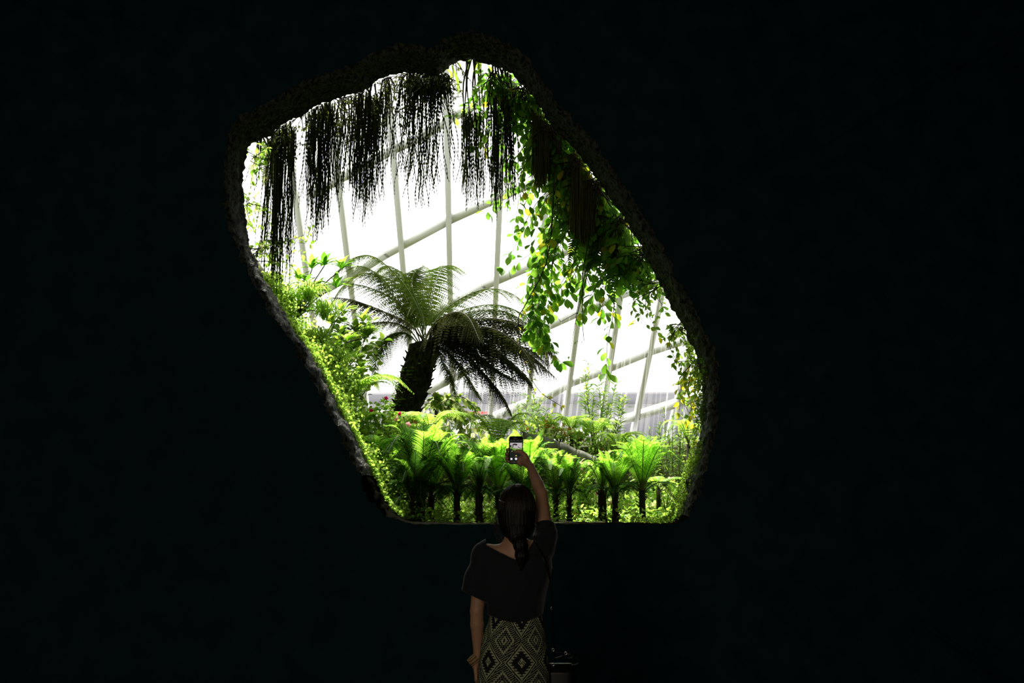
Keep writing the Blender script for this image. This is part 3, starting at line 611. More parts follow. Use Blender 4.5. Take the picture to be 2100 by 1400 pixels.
def grass_tuft(label, px, py, Y, R, n, mat, name='grass_tuft', grp='grassy tufts on the left bank'):
    c = P(px, py, Y); o = thing(name, c, label, 'plant', grp); g = G()
    for k in range(n):
        a = rnd(0, 6.28); l = R*rnd(.35, 1.0); d = np.array([math.cos(a), math.sin(a), 0]); p = c+RNG.normal(0, .015, 3)
        pts = curve([p, p+d*l*.4+[0, 0, l*.7], p+d*l*.9+[0, 0, l*.75], p+d*l*1.15+[0, 0, .35*l]], 6)
        s_ = np.cross(nrm(d), [0, 0, 1])*.0045; v = np.vstack([pts-s_, pts+s_]); q = [[i, i+1, 7+i, 6+i] for i in range(5)]; g.add(v, q)
    part('blades', g, mat, o, origin=c); return o
# mossy bank to the left of the opening: its cushion of tiny leaves
g = G()
n_ = 15000; pos = []; ed = OPX[(OPX[:, 1] > 560) & (OPX[:, 0] < 830)]
for k in range(n_):
    e = ed[random.randrange(len(ed))]; Y = rnd(7.68, 8.9); off = abs(random.gauss(0, 16))+(Y-7.6)*14; p = P(e[0]+off-6, e[1]+rnd(-6, 6), Y); pos.append(p)
for k in range(2600):
    e = ed[random.randrange(len(ed))]; xz = rim_at(*e); c_ = np.array([-.1, 2.9])-xz; c_ /= np.linalg.norm(c_); pos.append((xz[0]+c_[0]*rnd(-.01, .03), rnd(7.48, 7.7), xz[1]+c_[1]*rnd(-.01, .03)))
pos = np.array(pos); keep = np.array([noise.noise(Vector(p)*3.5) > -.12 for p in pos]); pos = pos[keep]
d = RNG.normal(0, 1, pos.shape); d[:, 2] += .5; d[:, 0] += .5
place(g, T_ROUND, pos, d, RNG.normal(0, 1, pos.shape)+[0, 0, 1], RNG.uniform(.012, .032, len(pos)), .026, (RNG.random() > 2)*1)
tag(part('creeping_moss', g, MT['bright']), 'bright creeping moss and tiny leaves along the lower left rim', 'moss', kind='stuff')
g = G(); pos = []; ed = OPX[(OPX[:, 1] > 700) & (OPX[:, 0] > 1300)]
for k in range(5000):
    e = ed[random.randrange(len(ed))]; xz = rim_at(*e); c_ = np.array([-.1, 2.9])-xz; c_ /= np.linalg.norm(c_); Y = rnd(7.3, 7.7); pos.append((xz[0]+c_[0]*rnd(-.01, .035), Y, xz[1]+c_[1]*rnd(-.01, .035)+(0 if e[1] < 1050 else .0)))
pos = np.array(pos); keep = np.array([noise.noise(Vector(p)*5) > -.1+(.25 if p[1] < 7.45 else 0) for p in pos]); pos = pos[keep]; d = RNG.normal(0, 1, pos.shape); d[:, 0] -= .8
place(g, T_ROUND, pos, d, RNG.normal(0, 1, pos.shape), RNG.uniform(.010, .022, len(pos)), .018)
tag(part('rim_moss', g, MT['leafs']), 'thin green moss clinging to the inside of the right rim', 'moss', kind='stuff')
g = G(); pos = []
for k in range(9000):
    Y = rnd(7.75, 10.2); x = rnd(-1.5, 1.9)*Y/8; pos.append((x, Y, gz(x, Y)+rnd(0, .12)))
pos = np.array(pos); d = RNG.normal(0, 1, pos.shape); d[:, 2] = abs(d[:, 2])*.7
place(g, T_OVAL, pos, d, RNG.normal(0, .5, pos.shape)+[0, -.2, 1], RNG.uniform(.03, .06, len(pos)), .045)
tag(part('undergrowth', g, MT['bright']), 'bright low undergrowth covering the soil behind the fern trunks', 'undergrowth', kind='stuff')
# left rim and bank
LB = 'plants on the left bank'
climber('small_leaved_climber', 'bright small-leaved climber at the upper left corner of the opening', (512, 320), [(525,318),(540,300),(520,345),(518,370),(545,320)], 7.9, .055, .03, [MT['leaf'], MT['bright']], T_OVAL, rr=.004, yprob=.4, dY=.1)
climber('small_leaved_climber', 'bright small-leaved climber behind the longest hanging strands', (508, 410), [(520,430),(535,460),(528,400),(545,500),(550,440),(518,470),(560,470)], 8.1, .05, .028, [MT['bright'], MT['pale']], T_OVAL, rr=.004, yprob=.2)
climber('small_leaved_climber', 'yellow-green small-leaved climber above the grassy tufts on the left', (525, 520), [(550,540),(570,575),(600,560),(545,510),(590,590),(560,530),(620,520),(640,470),(635,500)], 8.15, .05, .028, [MT['bright'], MT['pale']], T_OVAL, rr=.004, yprob=.15)
hanging_fern('pale fern hanging in the upper left corner of the opening', [[(540,300),(545,360),(530,400)],[(530,300),(520,340),(514,390)],[(535,295),(560,330),(562,380)]], .07, .015, MT['pale'], name='hanging_fern', grp=None)
for i, (px, py, R, n, lab) in enumerate([(590,622,.16,110,'topmost grassy tuft on the left bank under the hanging strands'),(632,612,.19,130,'largest grassy tuft, leaning right from the left bank'),(665,650,.18,110,'grassy tuft right of the largest one on the left bank'),(655,705,.17,120,'grassy tuft half way down the left bank'),(690,745,.16,110,'lowest grassy tuft on the left bank above the long fern')]):
    grass_tuft(lab, px, py, 8.15+.05*i, R, n, MT['bright'])
def rosettes(label, root, heads, Y, size, m, rY=8.2, name='broad_leaved_shrub', cnt=9):
    r = P(*root, rY); o = thing(name, r, label, 'shrub', LB); g = Pair()
    for (x, y) in heads:
        e = P(x, y, Y+rnd(-.1, .1)); c = curve([r, (r+e)/2+[0, 0, .04], e], 8); g.tube(c, np.linspace(.008, .005, 8), 5)
        for k in range(cnt):
            a = k*2.4; d = np.array([math.cos(a), math.sin(a)*.7, rnd(.15, 1.0)]); place(g, T_LANCE, e, d, (-.5*math.cos(a), -.2, 1), size*rnd(.8, 1.1), size*1.5, 0)
        for k in range(3):
            q = c[2+k]; a = rnd(0, 6); place(g, T_LANCE, q, (math.cos(a), math.sin(a), .2), (0, 0, 1), size*.8, size*1.3, 0)
    g.finish(o, [m], MT['stem'], r); return o
rosettes('broad-leaved shrub with glossy leaf rosettes left of the tree fern crown', (610, 650), [(640,552),(665,545),(700,552),(628,585),(650,600),(612,575),(690,590),(655,640)], 8.6, .17, MT['leaf'], cnt=12)
rosettes('broad-leaved shrub with upright leaves beside the long arching fern', (690, 800), [(742,752),(735,770),(700,750),(690,720),(712,700),(725,740)], 8.7, .15, MT['bright'], rY=8.4, cnt=11)
rosettes('broad-leaved shrub with olive leaves under the left crown fronds', (650, 740), [(700,640),(730,680),(745,660),(700,690),(680,665),(720,720),(670,700),(755,690)], 9.0, .17, MT['leafs'], rY=8.6, cnt=14)
bush('loose olive-green shrub in front of the left crown fronds of the tree fern', 720, 690, 9.1, .38, .30, 20, .08, [MT['leafs'], MT['bright']], grp=LB, yprob=.3)
bush('mossy yellow-green shrub clinging halfway down the left bank', 672, 725, 8.3, .22, .25, 30, .045, [MT['bright'], MT['pale']], grp=LB)
bush('leafy green shrub on the bank under the olive-leaved one', 700, 790, 8.4, .22, .24, 34, .05, [MT['bright'], MT['leafs']], grp=LB, yprob=.4)
bush('small bright shrub with crimson buds left of the leaning trunk', 775, 850, 8.7, .22, .2, 36, .05, [MT['bright'], MT['leafs']], grp=LB, yprob=.3, flowers=3, fmat=MT['crimson'], fs=.022)
bush('leafy shrub low on the left bank behind the first ledge fern', 740, 905, 8.3, .24, .25, 40, .05, [MT['bright'], MT['leafs']], grp=LB, yprob=.5)
bush('leafy shrub at the bottom of the left bank beside the rim', 790, 960, 8.2, .22, .2, 36, .045, [MT['leafs'], MT['dark']], grp=LB, yprob=.4)
small_fern('long fern arching right over to the leaning trunk', 700, 845, 8.4, .55, 3, .22, .026, MT['bright'], lift=.55, a0=[.05, .35, -.3], pinn=30)
small_fern('fern with drooping fronds on the left bank below the long arching fern', 735, 880, 8.5, .32, 9, .11, .016, MT['bright'])
small_fern('feathery fern spreading behind the leaning trunk base at left', 740, 815, 9.2, .36, 9, .13, .016, MT['bright'])
small_fern('fern low on the left bank beside the first ledge fern', 770, 935, 8.2, .30, 9, .10, .015, MT['fern'])
small_fern('fern at the foot of the leaning trunk above the ledge row', 880, 880, 8.9, .42, 9, .15, .018, MT['bright'], lift=.35)
small_fern('shaded fern in the bottom left corner of the opening', 815, 1010, 8.0, .22, 8, .09, .014, MT['fern'])
bush('round-leaved shrub with pale pink buds in front of the leaning trunk', 825, 872, 9.0, .24, .14, 30, .05, [MT['bright'], MT['pale']], T_ROUND, yprob=.2, flowers=4, wr=.8)
# shrub with drooping variegated branches behind
def weeping(label, px, py, Y, heads, size, mats, yprob):
    r = P(px, py, Y); b = r.copy(); b[2] = gz(b[0], Y); o = thing('weeping_shrub', b, label, 'shrub'); g = Pair(); g.tube([b, r], [.03, .02], 6)
    for h in heads:
        pts = [r]+[P(*q, Y+rnd(-.4, .3)) for q in h]; leafy(g, pts, size, .045, T_OVAL, .9, 0, 0, .006, t0=.1, whorl=3, ymat=1, yprob=yprob, droop=.5)
    g.finish(o, mats, MT['stem'], b)
weeping('weeping shrub with white-edged leaves right of the leaning trunk', 895, 835, 10.3, [[(910,818),(940,835),(950,890)],[(920,815),(955,850),(975,915)],[(905,825),(920,860),(925,900)],[(880,825),(885,860),(890,880)],[(930,812),(965,825),(985,870),(1005,915)],[(900,815),(935,850),(945,920)],[(915,830),(945,870),(960,930)],[(890,815),(900,845),(905,890)],[(925,820),(970,860),(1010,900)]], .085, [MT['leafs'], MT['pale']], .4)
# bamboo-like stems
def stems(label, cx, Y, pts, ll, mat, name='tall_herb', grp='clumps of thin upright stems behind the ferns', cols=1):
    b = P(cx, 900, Y); b[2] = gz(b[0], Y); o = thing(name, b, label, 'plant', grp); g = Pair()
    for (x0, x1, yt) in pts:
        a = P(x0, 905, Y+rnd(-.2, .2)); a[2] = gz(a[0], a[1]); e = P(x1, yt, Y+rnd(-.2, .2)); c = curve([a, (a+e)/2+[rnd(-.03, .03), 0, 0], e], 26); g.tube(c, np.linspace(.006, .002, 26), 4)
        for k in range(5, 26):
            for s_ in range(2):
                an = rnd(0, 6.28); place(g, T_LANCE, c[k], (math.cos(an), math.sin(an), rnd(.1, .9)), (0, -.5, 1), ll*rnd(.6, 1.1), ll*.8, 0)
    g.finish(o, [mat], MT['gstem'], b)
stems('clump of tall thin stems with narrow leaves in front of the glass, right of centre', 1235, 10.6, [(1215,1206,742),(1222,1218,790),(1225,1200,765),(1232,1240,800),(1240,1262,785),(1245,1275,820),(1210,1198,800),(1228,1250,830),(1238,1228,780),(1250,1282,815)], .13, MT['bamboo'])
stems('clump of fine arching stems behind the phone and stone slabs', 1085, 10.8, [(1070,1060,830),(1075,1082,812),(1085,1095,815),(1090,1112,818),(1080,1070,845),(1065,1052,850),(1095,1122,840),(1100,1130,850),(1088,1100,835)], .12, MT['bamboo'])
stems('clump of pale feathery stems beside the right rim', 1385, 9.4, [(1372,1362,832),(1378,1380,850),(1385,1392,860),(1392,1405,870),(1365,1352,870),(1398,1415,885),(1388,1400,845),(1380,1370,880)], .08, MT['leafs'])
stems('thin weedy stems at the right behind the largest ledge fern', 1355, 9.6, [(1340,1332,880),(1350,1352,870),(1360,1365,885),(1368,1372,895)], .06, MT['bamboo'])
# plants on top of the stone slabs
SG = 'plants above the stone slabs'
small_fern('light green fern on top of the stone slabs, left of its neighbour', 1172, 886, 10.1, .28, 15, .09, .012, MT['bright'], grp=SG, lift=.6)
small_fern('light green fern spilling over the right end of the stone slabs', 1218, 900, 10.0, .30, 17, .10, .012, MT['bright'], grp=SG, lift=.6)
small_fern('olive-green fern rising behind the largest ledge fern', 1268, 925, 9.6, .30, 14, .09, .013, MT['leafs'], lift=.6, grp=SG)
small_fern('light green fern behind the phone', 1020, 925, 9.4, .40, 16, .12, .015, MT['bright'], lift=.8)
small_fern('light green fern beside the lower right rim', 1412, 910, 8.6, .24, 8, .08, .012, MT['bright'], lift=.8)
bush('shrub with reddish young leaves on the left end of the stone slabs', 1110, 878, 10.2, .2, .18, 26, .06, [MT['bright'], MT['orange']], grp=SG, yprob=.10)
bush('low shrub with pale and red leaves in the middle of the stone slabs', 1145, 888, 10.1, .2, .12, 26, .05, [MT['pale'], MT['orange']], grp=SG, yprob=.10)
bush('dry brownish shrub below the tall thin stems', 1245, 920, 9.9, .16, .14, 30, .035, [MT['leafs'], MT['orange']], grp=SG, yprob=.08)
bush('bright shrub above the stone slabs beside the fine arching stems', 1185, 895, 10.1, .18, .12, 22, .05, [MT['bright'], MT['orange']], grp=SG, yprob=.08)
IG = 'flowering plants in front of the stone slabs'
bush('flowering plant with pink blooms left in front of the stone slabs', 1150, 952, 8.8, .12, .14, 20, .055, [MT['bright'], MT['pale']], grp=IG, flowers=3, yprob=.2, fs=.02)
bush('flowering plant with pink blooms in the middle below the stone slabs', 1198, 968, 8.8, .13, .14, 20, .055, [MT['bright'], MT['pale']], grp=IG, flowers=3, yprob=.2, fs=.02)
bush('flowering plant with light leaves right of the stone slabs', 1245, 955, 8.9, .14, .16, 22, .05, [MT['bright'], MT['pale']], grp=IG, flowers=1, yprob=.4, fs=.02)
# plants seen between the fern trunks
BG = 'leafy plants seen between the fern trunks'
for (px, py, r, m, fl, lab) in [(832,1040,.12,'bright',0,'bright leafy plant seen in the first gap at the left corner'),(873,1050,.06,'pale',1,'pink-dotted leafy plant in the narrow slit between the two left trunks'),(905,1042,.13,'bright',0,'yellow-green leafy plant seen left of the skirted fern trunk'),(958,1048,.11,'bright',0,'leafy plant seen between the skirted trunk and the narrow dark fern'),(1005,1040,.12,'pale',1,'pale leafy plant seen right beside the hair of the person'),(1152,1050,.08,'pale',0,'leafy plant seen between the trunks right of the arm'),(1190,1050,.13,'bright',1,'leafy plant with pink bloom in the wide gap right of the arm'),(1215,1035,.12,'pale',1,'tall leafy plant left of the thick short trunk'),(1250,1048,.07,'bright',1,'leafy plant squeezed beside the thick short trunk'),(1290,1045,.13,'bright',1,'leafy plant left of the largest ledge fern trunk'),(1345,1045,.15,'pale',0,'leafy plant right of the largest ledge fern trunk'),(1365,1010,.15,'bright',1,'leafy plant in the lower right corner of the opening')]:
    bush(lab, px, py, 8.75, r, .16, 20, .05, [MT[m], MT['bright'] if m == 'pale' else MT['pale']], grp=BG, flowers=fl, yprob=.3, fs=.022)
bush('small plant with orange leaves low behind the trunk right of the arm', 1182, 1055, 8.5, .05, .06, 10, .035, [MT['orange'], MT['orange']])
small_fern('bright fern in the lower right corner against the rim', 1350, 1000, 8.6, .3, 9, .09, .014, MT['bright'], lift=.3)
# stone slabs
r0 = P(1076, 930, 9.4); r0[2] = gz(r0[0], 9.4); o = thing('stone_slabs', r0, 'row of upright dark mossy stone slabs holding back the upper bed', 'retaining wall')
xs = [(1072,884,9.75),(1112,893,9.7),(1150,906,9.6),(1185,920,9.5),(1218,934,9.4),(1252,950,9.3)]
for k, ((xa, ya, Ya), (xb, yb, Yb)) in enumerate(zip(xs[:-1], xs[1:])):
    a = P(xa, ya, Ya); b = P(xb-2, yb, Yb); g = G(); nx, nz = 10, 12; fr_ = []; 
    for side in (0, 1):
        for i in range(nx+1):
            for j in range(nz+1):
                t = i/nx; x = a[0]+(b[0]-a[0])*t; y = a[1]+(b[1]-a[1])*t; zt = a[2]+(b[2]-a[2])*t; zb = 1.45; z = zb+(zt-zb)*j/nz
                edge = min(t, 1-t, (1-j/nz)); y2 = y+(.22 if side else -.02*min(1, edge*8))+.03*noise.noise(Vector((x*5, k*7, z*5))); fr_.append((x, y2, z+.015*noise.noise(Vector((x*9, k, side)))*(j == nz)))
    q = []; m_ = (nx+1)*(nz+1); W = nz+1
    for i in range(nx):
        for j in range(nz): c_ = i*W+j; q.append([c_, c_+W, c_+W+1, c_+1]); q.append([m_+c_, m_+c_+1, m_+c_+W+1, m_+c_+W])
        q.append([i*W+nz, (i+1)*W+nz, m_+(i+1)*W+nz, m_+i*W+nz])
    for j in range(nz): q.append([j, j+1, m_+j+1, m_+j]); q.append([nx*W+j, m_+nx*W+j, m_+nx*W+j+1, nx*W+j+1])
    g.add(fr_, q); part('slab', g, MT['stone'], o, True, r0)
# falling water in front of the glass
g = G()
for k in range(80):
    px = rnd(925, 1430); Y = rnd(14, 17); p = P(px+20, rnd(560, 740), Y); ln = rnd(1.6, 2.8); d = np.array([-.13*ln, 0, -ln]); pp = [p, p+d*.5, p+d]
    g.tube(pp, [.004, rnd(.008, .022), .003], 4)
tag(part('falling_water', g, MT['water']), 'thin white streaks of falling water before the grey building', 'water', kind='stuff')
# ------------------------------------------------------------------ the person: smooth distance-field bodies
class SDF:
    def __init__(s, lo, hi, h):
        s.lo = np.array(lo, float); s.h = h; s.n = np.ceil((np.array(hi)-s.lo)/h).astype(int)+1; s.D = np.full(s.n, .2, np.float32)
        s.ax = [s.lo[k]+h*np.arange(s.n[k]) for k in range(3)]
    def sl(s, lo, hi):
        a = np.maximum(0, np.floor((np.array(lo)-s.lo)/s.h).astype(int)); b = np.minimum(s.n, np.ceil((np.array(hi)-s.lo)/s.h).astype(int)+1)
        return tuple(slice(a[k], b[k]) for k in range(3))
    def grid(s, S): return np.meshgrid(s.ax[0][S[0]], s.ax[1][S[1]], s.ax[2][S[2]], indexing='ij', sparse=True)
    def put(s, S, d, k):
        A = s.D[S]
        if k <= 0: s.D[S] = np.minimum(A, d); return
        h = np.clip(.5+.5*(A-d)/k, 0, 1); s.D[S] = A*(1-h)+d*h-k*h*(1-h)
    def cap(s, a, b, ra, rb, k=.02, flat=None, fs=1.0):
        a = np.asarray(a, float); b = np.asarray(b, float); R = max(ra, rb)*(max(1, fs) if flat is not None else 1)+k+.012
        S = s.sl(np.minimum(a, b)-R, np.maximum(a, b)+R); X, Y, Z = s.grid(S); ab = b-a; L = ab@ab+1e-12
        h = np.clip(((X-a[0])*ab[0]+(Y-a[1])*ab[1]+(Z-a[2])*ab[2])/L, 0, 1); vx = X-a[0]-h*ab[0]; vy = Y-a[1]-h*ab[1]; vz = Z-a[2]-h*ab[2]
        q = vx*vx+vy*vy+vz*vz
        if flat is not None: f = nrm(flat); dn = vx*f[0]+vy*f[1]+vz*f[2]; q = q+dn*dn*(1/fs**2-1)
        s.put(S, np.sqrt(q)-(ra+(rb-ra)*h), k)
    def chain(s, pts, rs, k=.02, flat=None, fs=1.0):
        for i in range(len(pts)-1): s.cap(pts[i], pts[i+1], rs[i], rs[i+1], k, flat, fs)
    def ell(s, c, r, k=.02, R=None, sub=False):
        c = np.asarray(c, float); r = np.asarray(r, float); M = r.max()+k+.012; S = s.sl(c-M, c+M); X, Y, Z = s.grid(S); x, y, z = X-c[0], Y-c[1], Z-c[2]
        if R is not None: R = np.asarray(R); x, y, z = R[0, 0]*x+R[1, 0]*y+R[2, 0]*z, R[0, 1]*x+R[1, 1]*y+R[2, 1]*z, R[0, 2]*x+R[1, 2]*y+R[2, 2]*z
        k0 = np.sqrt((x/r[0])**2+(y/r[1])**2+(z/r[2])**2); k1 = np.sqrt((x/r[0]**2)**2+(y/r[1]**2)**2+(z/r[2]**2)**2)+1e-9; d = k0*(k0-1)/k1
        if sub: s.D[S] = np.maximum(s.D[S], -d)
        else: s.put(S, d, k)
    def loft(s, zs, cx, cy, rx, ry, k=.02, p=2.2):
        zs = np.array(zs); o = np.argsort(zs); zs = zs[o]; cx, cy, rx, ry = (np.array(v, float)[o] for v in (cx, cy, rx, ry))
        m = max(rx.max(), ry.max())+.05; S = s.sl((cx.min()-m, cy.min()-m, zs[0]-.04), (cx.max()+m, cy.max()+m, zs[-1]+.04)); X, Y, Z = s.grid(S)
        f = lambda v: np.interp(Z, zs, v); a, b = f(rx), f(ry); q = (np.abs((X-f(cx))/a)**p+np.abs((Y-f(cy))/b)**p)**(1/p); d = (q-1)*np.minimum(a, b)
        s.put(S, np.maximum(d, np.maximum(zs[0]-Z, Z-zs[-1])).astype(np.float32), k)
    def mesh(s, g, mat=0, smooth=1):
        D = s.D; n = D.shape; I = D < 0
        acc = np.zeros((n[0]-1, n[1]-1, n[2]-1, 3), np.float32); cnt = np.zeros((n[0]-1, n[1]-1, n[2]-1), np.float32); cr = []
        for ax in range(3):
            A = [slice(None)]*3; B = [slice(None)]*3; A[ax] = slice(0, -1); B[ax] = slice(1, None)
            x = I[tuple(A)] != I[tuple(B)]; idx = np.argwhere(x); cr.append((ax, idx)); da = D[tuple(idx.T)]; jb = idx.copy(); jb[:, ax] += 1; db = D[tuple(jb.T)]; t = da/(da-db)
            pos = idx.astype(np.float32); pos[:, ax] += t; o = [k for k in range(3) if k != ax]
            for a in (0, -1):
                for b in (0, -1):
                    c = idx.copy(); c[:, o[0]] += a; c[:, o[1]] += b; ok = np.all(c >= 0, 1) & np.all(c < np.array(acc.shape[:3]), 1); ci = tuple(c[ok].T)
                    np.add.at(acc, ci, pos[ok]); np.add.at(cnt, ci, 1)
        m = cnt > 0; ids = np.full(cnt.shape, -1, int); ids[m] = np.arange(m.sum()); V = acc[m]/cnt[m][:, None]; Q = []
        for ax, idx in cr:
            o = [k for k in range(3) if k != ax]; ok = (idx[:, o[0]] > 0) & (idx[:, o[1]] > 0) & (idx[:, o[0]] < n[o[0]]-1) & (idx[:, o[1]] < n[o[1]]-1); idx = idx[ok]
            def c(a, b): q = idx.copy(); q[:, o[0]] += a; q[:, o[1]] += b; return ids[tuple(q.T)]
            q = np.stack([c(-1, -1), c(0, -1), c(0, 0), c(-1, 0)], 1); ins = I[tuple(idx.T)]; fl = ins if ax != 1 else ~ins; q[~fl] = q[~fl][:, ::-1]; Q.append(q)
        Q = np.vstack(Q); V = V*s.h+s.lo
        for _ in range(smooth):
            e = np.vstack([Q[:, [0, 1]], Q[:, [1, 2]], Q[:, [2, 3]], Q[:, [3, 0]]]); a = np.zeros_like(V); k_ = np.zeros(len(V))
            np.add.at(a, e[:, 0], V[e[:, 1]]); np.add.at(a, e[:, 1], V[e[:, 0]]); np.add.at(k_, e.ravel(), 1); V = V*.5+.5*a/k_[:, None]
        g.add(V, Q, None, mat)
PY = 4.64
def Q(px, py, dy=0.): return P(px, py, PY+dy)
X_ = lambda px, py=1200: Q(px, py)[0]
Z_ = lambda py: Q(1050, py)[2]
ORG = np.array([Q(1056, 1300)[0], PY, 0.]); person = thing('person', ORG, 'person in charcoal top and patterned skirt, seen from behind, raising a phone overhead', 'person')
HC = Q(1060, 1046, .02)
def body():
    s = SDF((-.36, 4.28, -.01), (.36, 5.16, 1.92), .005)
    # torso
    zs = [Z_(1128), Z_(1150), Z_(1180), Z_(1220), Z_(1262), Z_(1300), Z_(1345), Z_(1385)]
    s.loft(zs, [X_(1054)]*5+[X_(1056)]*3, [PY+.01, PY, PY, PY, PY, PY-.0, PY-.005, PY], [.12, .140, .138, .118, .100, .112, .132, .135], [.05, .075, .088, .084, .074, .082, .100, .095], .02)
    s.chain([Q(1056,1140,.0), Q(1000,1134), Q(992,1138)], [.050, .040, .039], .012); s.chain([Q(1056,1140), Q(1098,1128), Q(1112,1121,.02)], [.050, .041, .039], .012)
    s.cap(Q(1056,1126), Q(1036,1133), .048, .036, .03); s.cap(Q(1056,1126), Q(1080,1126), .048, .036, .03)
    s.chain([Q(1056,1150), Q(1056,1118,.0), Q(1058,1075,.03)], [.055, .043, .045], .03)
    # head with a face turned towards the phone (away from the camera)
    s.ell(HC, (.074, .094, .108), .02); s.ell(HC+[0, .045, -.055], (.055, .055, .062), .03); up = np.array([0, -.15, 1.]); f = np.array([0, 1., .15])
    F = lambda x, y, z: HC+np.array([x, 0, 0])+f*y+up*z
    s.cap(F(0, .088, .012), F(0, .112, -.025), .009, .013, .012); s.cap(F(-.012, .10, -.030), F(.012, .10, -.030), .008, .008, .008)
    s.cap(F(-.02, .088, -.058), F(.02, .088, -.058), .008, .008, .01); s.cap(F(-.018, .085, -.068), F(.018, .085, -.068), .008, .008, .01); s.ell(F(0, .078, -.095), (.022, .018, .016), .02)
    s.cap(F(-.045, .078, .028), F(-.015, .092, .026), .008, .008, .012); s.cap(F(.045, .078, .028), F(.015, .092, .026), .008, .008, .012)
    for sg in (-1, 1): s.ell(F(sg*.030, .093, .008), (.013, .012, .009), 0, sub=True); s.ell(F(sg*.078, -.005, -.012), (.010, .017, .030), .008); s.ell(F(sg*.05, .065, -.03), (.02, .02, .02), .03)
    for sg in (-1, 1): s.cap(F(sg*.018, .088, .0155), F(sg*.042, .082, .0135), .005, .005, .004); s.cap(F(sg*.020, .087, -.002), F(sg*.040, .081, -.001), .004, .004, .004)
    # raised right arm
    sh, el, wr = Q(1114,1120,.02), Q(1110,1011,.14), Q(1088,957,.30)
    s.chain([sh, sh*.55+el*.45+[.006, 0, 0], el], [.041, .0365, .0285], .006); s.chain([el, el*.68+wr*.32, wr], [.0285, .0290, .0195], .006)
    # right hand round the phone
    pc = Q(1071,938,.405); s.chain([wr, Q(1079,947,.36), pc], [.0195, .023, .021], .008, (.25, 1, .1), .8); s.cap(Q(1068,948,.39), Q(1066,926,.42), .020, .018, .012, (0, 1, 0), .62)
    s.cap(pc, Q(1062,946,.405), .020, .016, .012, (0, 1, 0), .7)
    for (ky, ty, r_, tx) in ((920, 922, .0085, 1040.5), (929, 931, .0088, 1039), (938, 939.5, .0086, 1039), (946, 946, .0078, 1041.5)):
        s.chain([Q(1066, ky, .418), Q(1055, ky-1.5, .425), Q(1044, ty-1, .418), Q(tx-.6, ty, .395), Q(tx+2.2, ty+.3, .372)], [.0115, .0095, r_, r_, r_*.85], .004)
    s.chain([Q(1080,946,.36), Q(1076.5,934,.358), Q(1069,926.5,.350), Q(1062,925,.352), Q(1055,926.5,.358)], [.017, .0135, .0105, .0095, .0075], .006)
    # hanging left arm
    sh, el, wr = Q(992,1140), Q(978,1252,.0), Q(980,1338,.03)
    s.chain([sh, sh*.5+el*.5, el], [.043, .038, .031], .006); s.chain([el, el*.68+wr*.32, wr], [.031, .0315, .020], .006)
    hp = Q(975,1362,.04); s.chain([wr, Q(977,1350,.035), hp], [.022, .023, .024], .012, (1, .2, 0), .7); s.cap(hp, Q(978,1371,.045), .022, .018, .01, (1, .2, 0), .7)
    for k, (a, b, c) in enumerate((((-.006,.030,0),(-.002,.036,-.035),(.012,.028,-.058)), ((-.004,.012,-.004),(.0,.014,-.045),(.014,.010,-.070)), ((-.003,-.006,-.004),(.0,-.008,-.043),(.013,-.010,-.066)), ((-.001,-.022,-.002),(.002,-.027,-.034),(.012,-.028,-.050)))):
        B = Q(977,1374,.045); s.chain([hp*.4+B*.6+np.array(a), B+np.array(b), B+np.array(c)], [.0095, .0085, .007], .004)
    s.chain([Q(979,1352,.04), Q(983,1364,.08), Q(985,1376,.085)], [.014, .010, .008], .006)
    # legs and feet
    for sg, x0 in ((-1, X_(1037)), (1, X_(1079))):
        s.chain([(x0, PY, .86), (x0+sg*.008, PY, .66), (x0+sg*.01, PY+.01, .47), (x0+sg*.01, PY-.012, .36), (x0+sg*.01, PY, .20), (x0+sg*.01, PY, .09)], [.085, .072, .052, .056, .042, .035], .02)
        s.chain([(x0+sg*.01, PY-.02, .045), (x0+sg*.015, PY+.07, .04), (x0+sg*.025, PY+.15, .028)], [.036, .038, .026], .02)
        for t in range(5): s.cap((x0+sg*.02+(t-2)*.015, PY+.15, .022), (x0+sg*.022+(t-2)*.016, PY+.185-.006*abs(t-1.5+.5*sg), .016), .012, .009, .006)
    g = G(); s.mesh(g, 0, 2); part('body', g, MT['skin'], person, True, ORG)
    for sg in (-1, 1):
        g = G(); c = F(sg*.030, .0775, .008)
        for m_, dy, rr in ((0, 0, .0125), (1, .0085, .0055)):
            V = []; n = 10
            for i in range(n+1):
                for j in range(n): a = math.pi*i/n; b = 2*math.pi*j/n; V.append(c+f*dy+rr*np.array([math.sin(a)*math.cos(b), math.sin(a)*math.sin(b), math.cos(a)]))
            g.add(V, [[i*n+j, i*n+(j+1) % n, (i+1)*n+(j+1) % n, (i+1)*n+j] for i in range(n) for j in range(n)], None, m_)
        part('eye', g, [MT['eye'], MT['iris']], person, True, ORG)
    g = G(); c = curve([F(-.022, .090, -.063), F(-.008, .098, -.060), F(.008, .098, -.060), F(.022, .090, -.063)], 9); g.tube(c, [.001, .003, .0045, .005, .0048, .005, .0045, .003, .001], 6); part('lips', g, MT['lip'], person, True, ORG)
    return F
FACE = body()
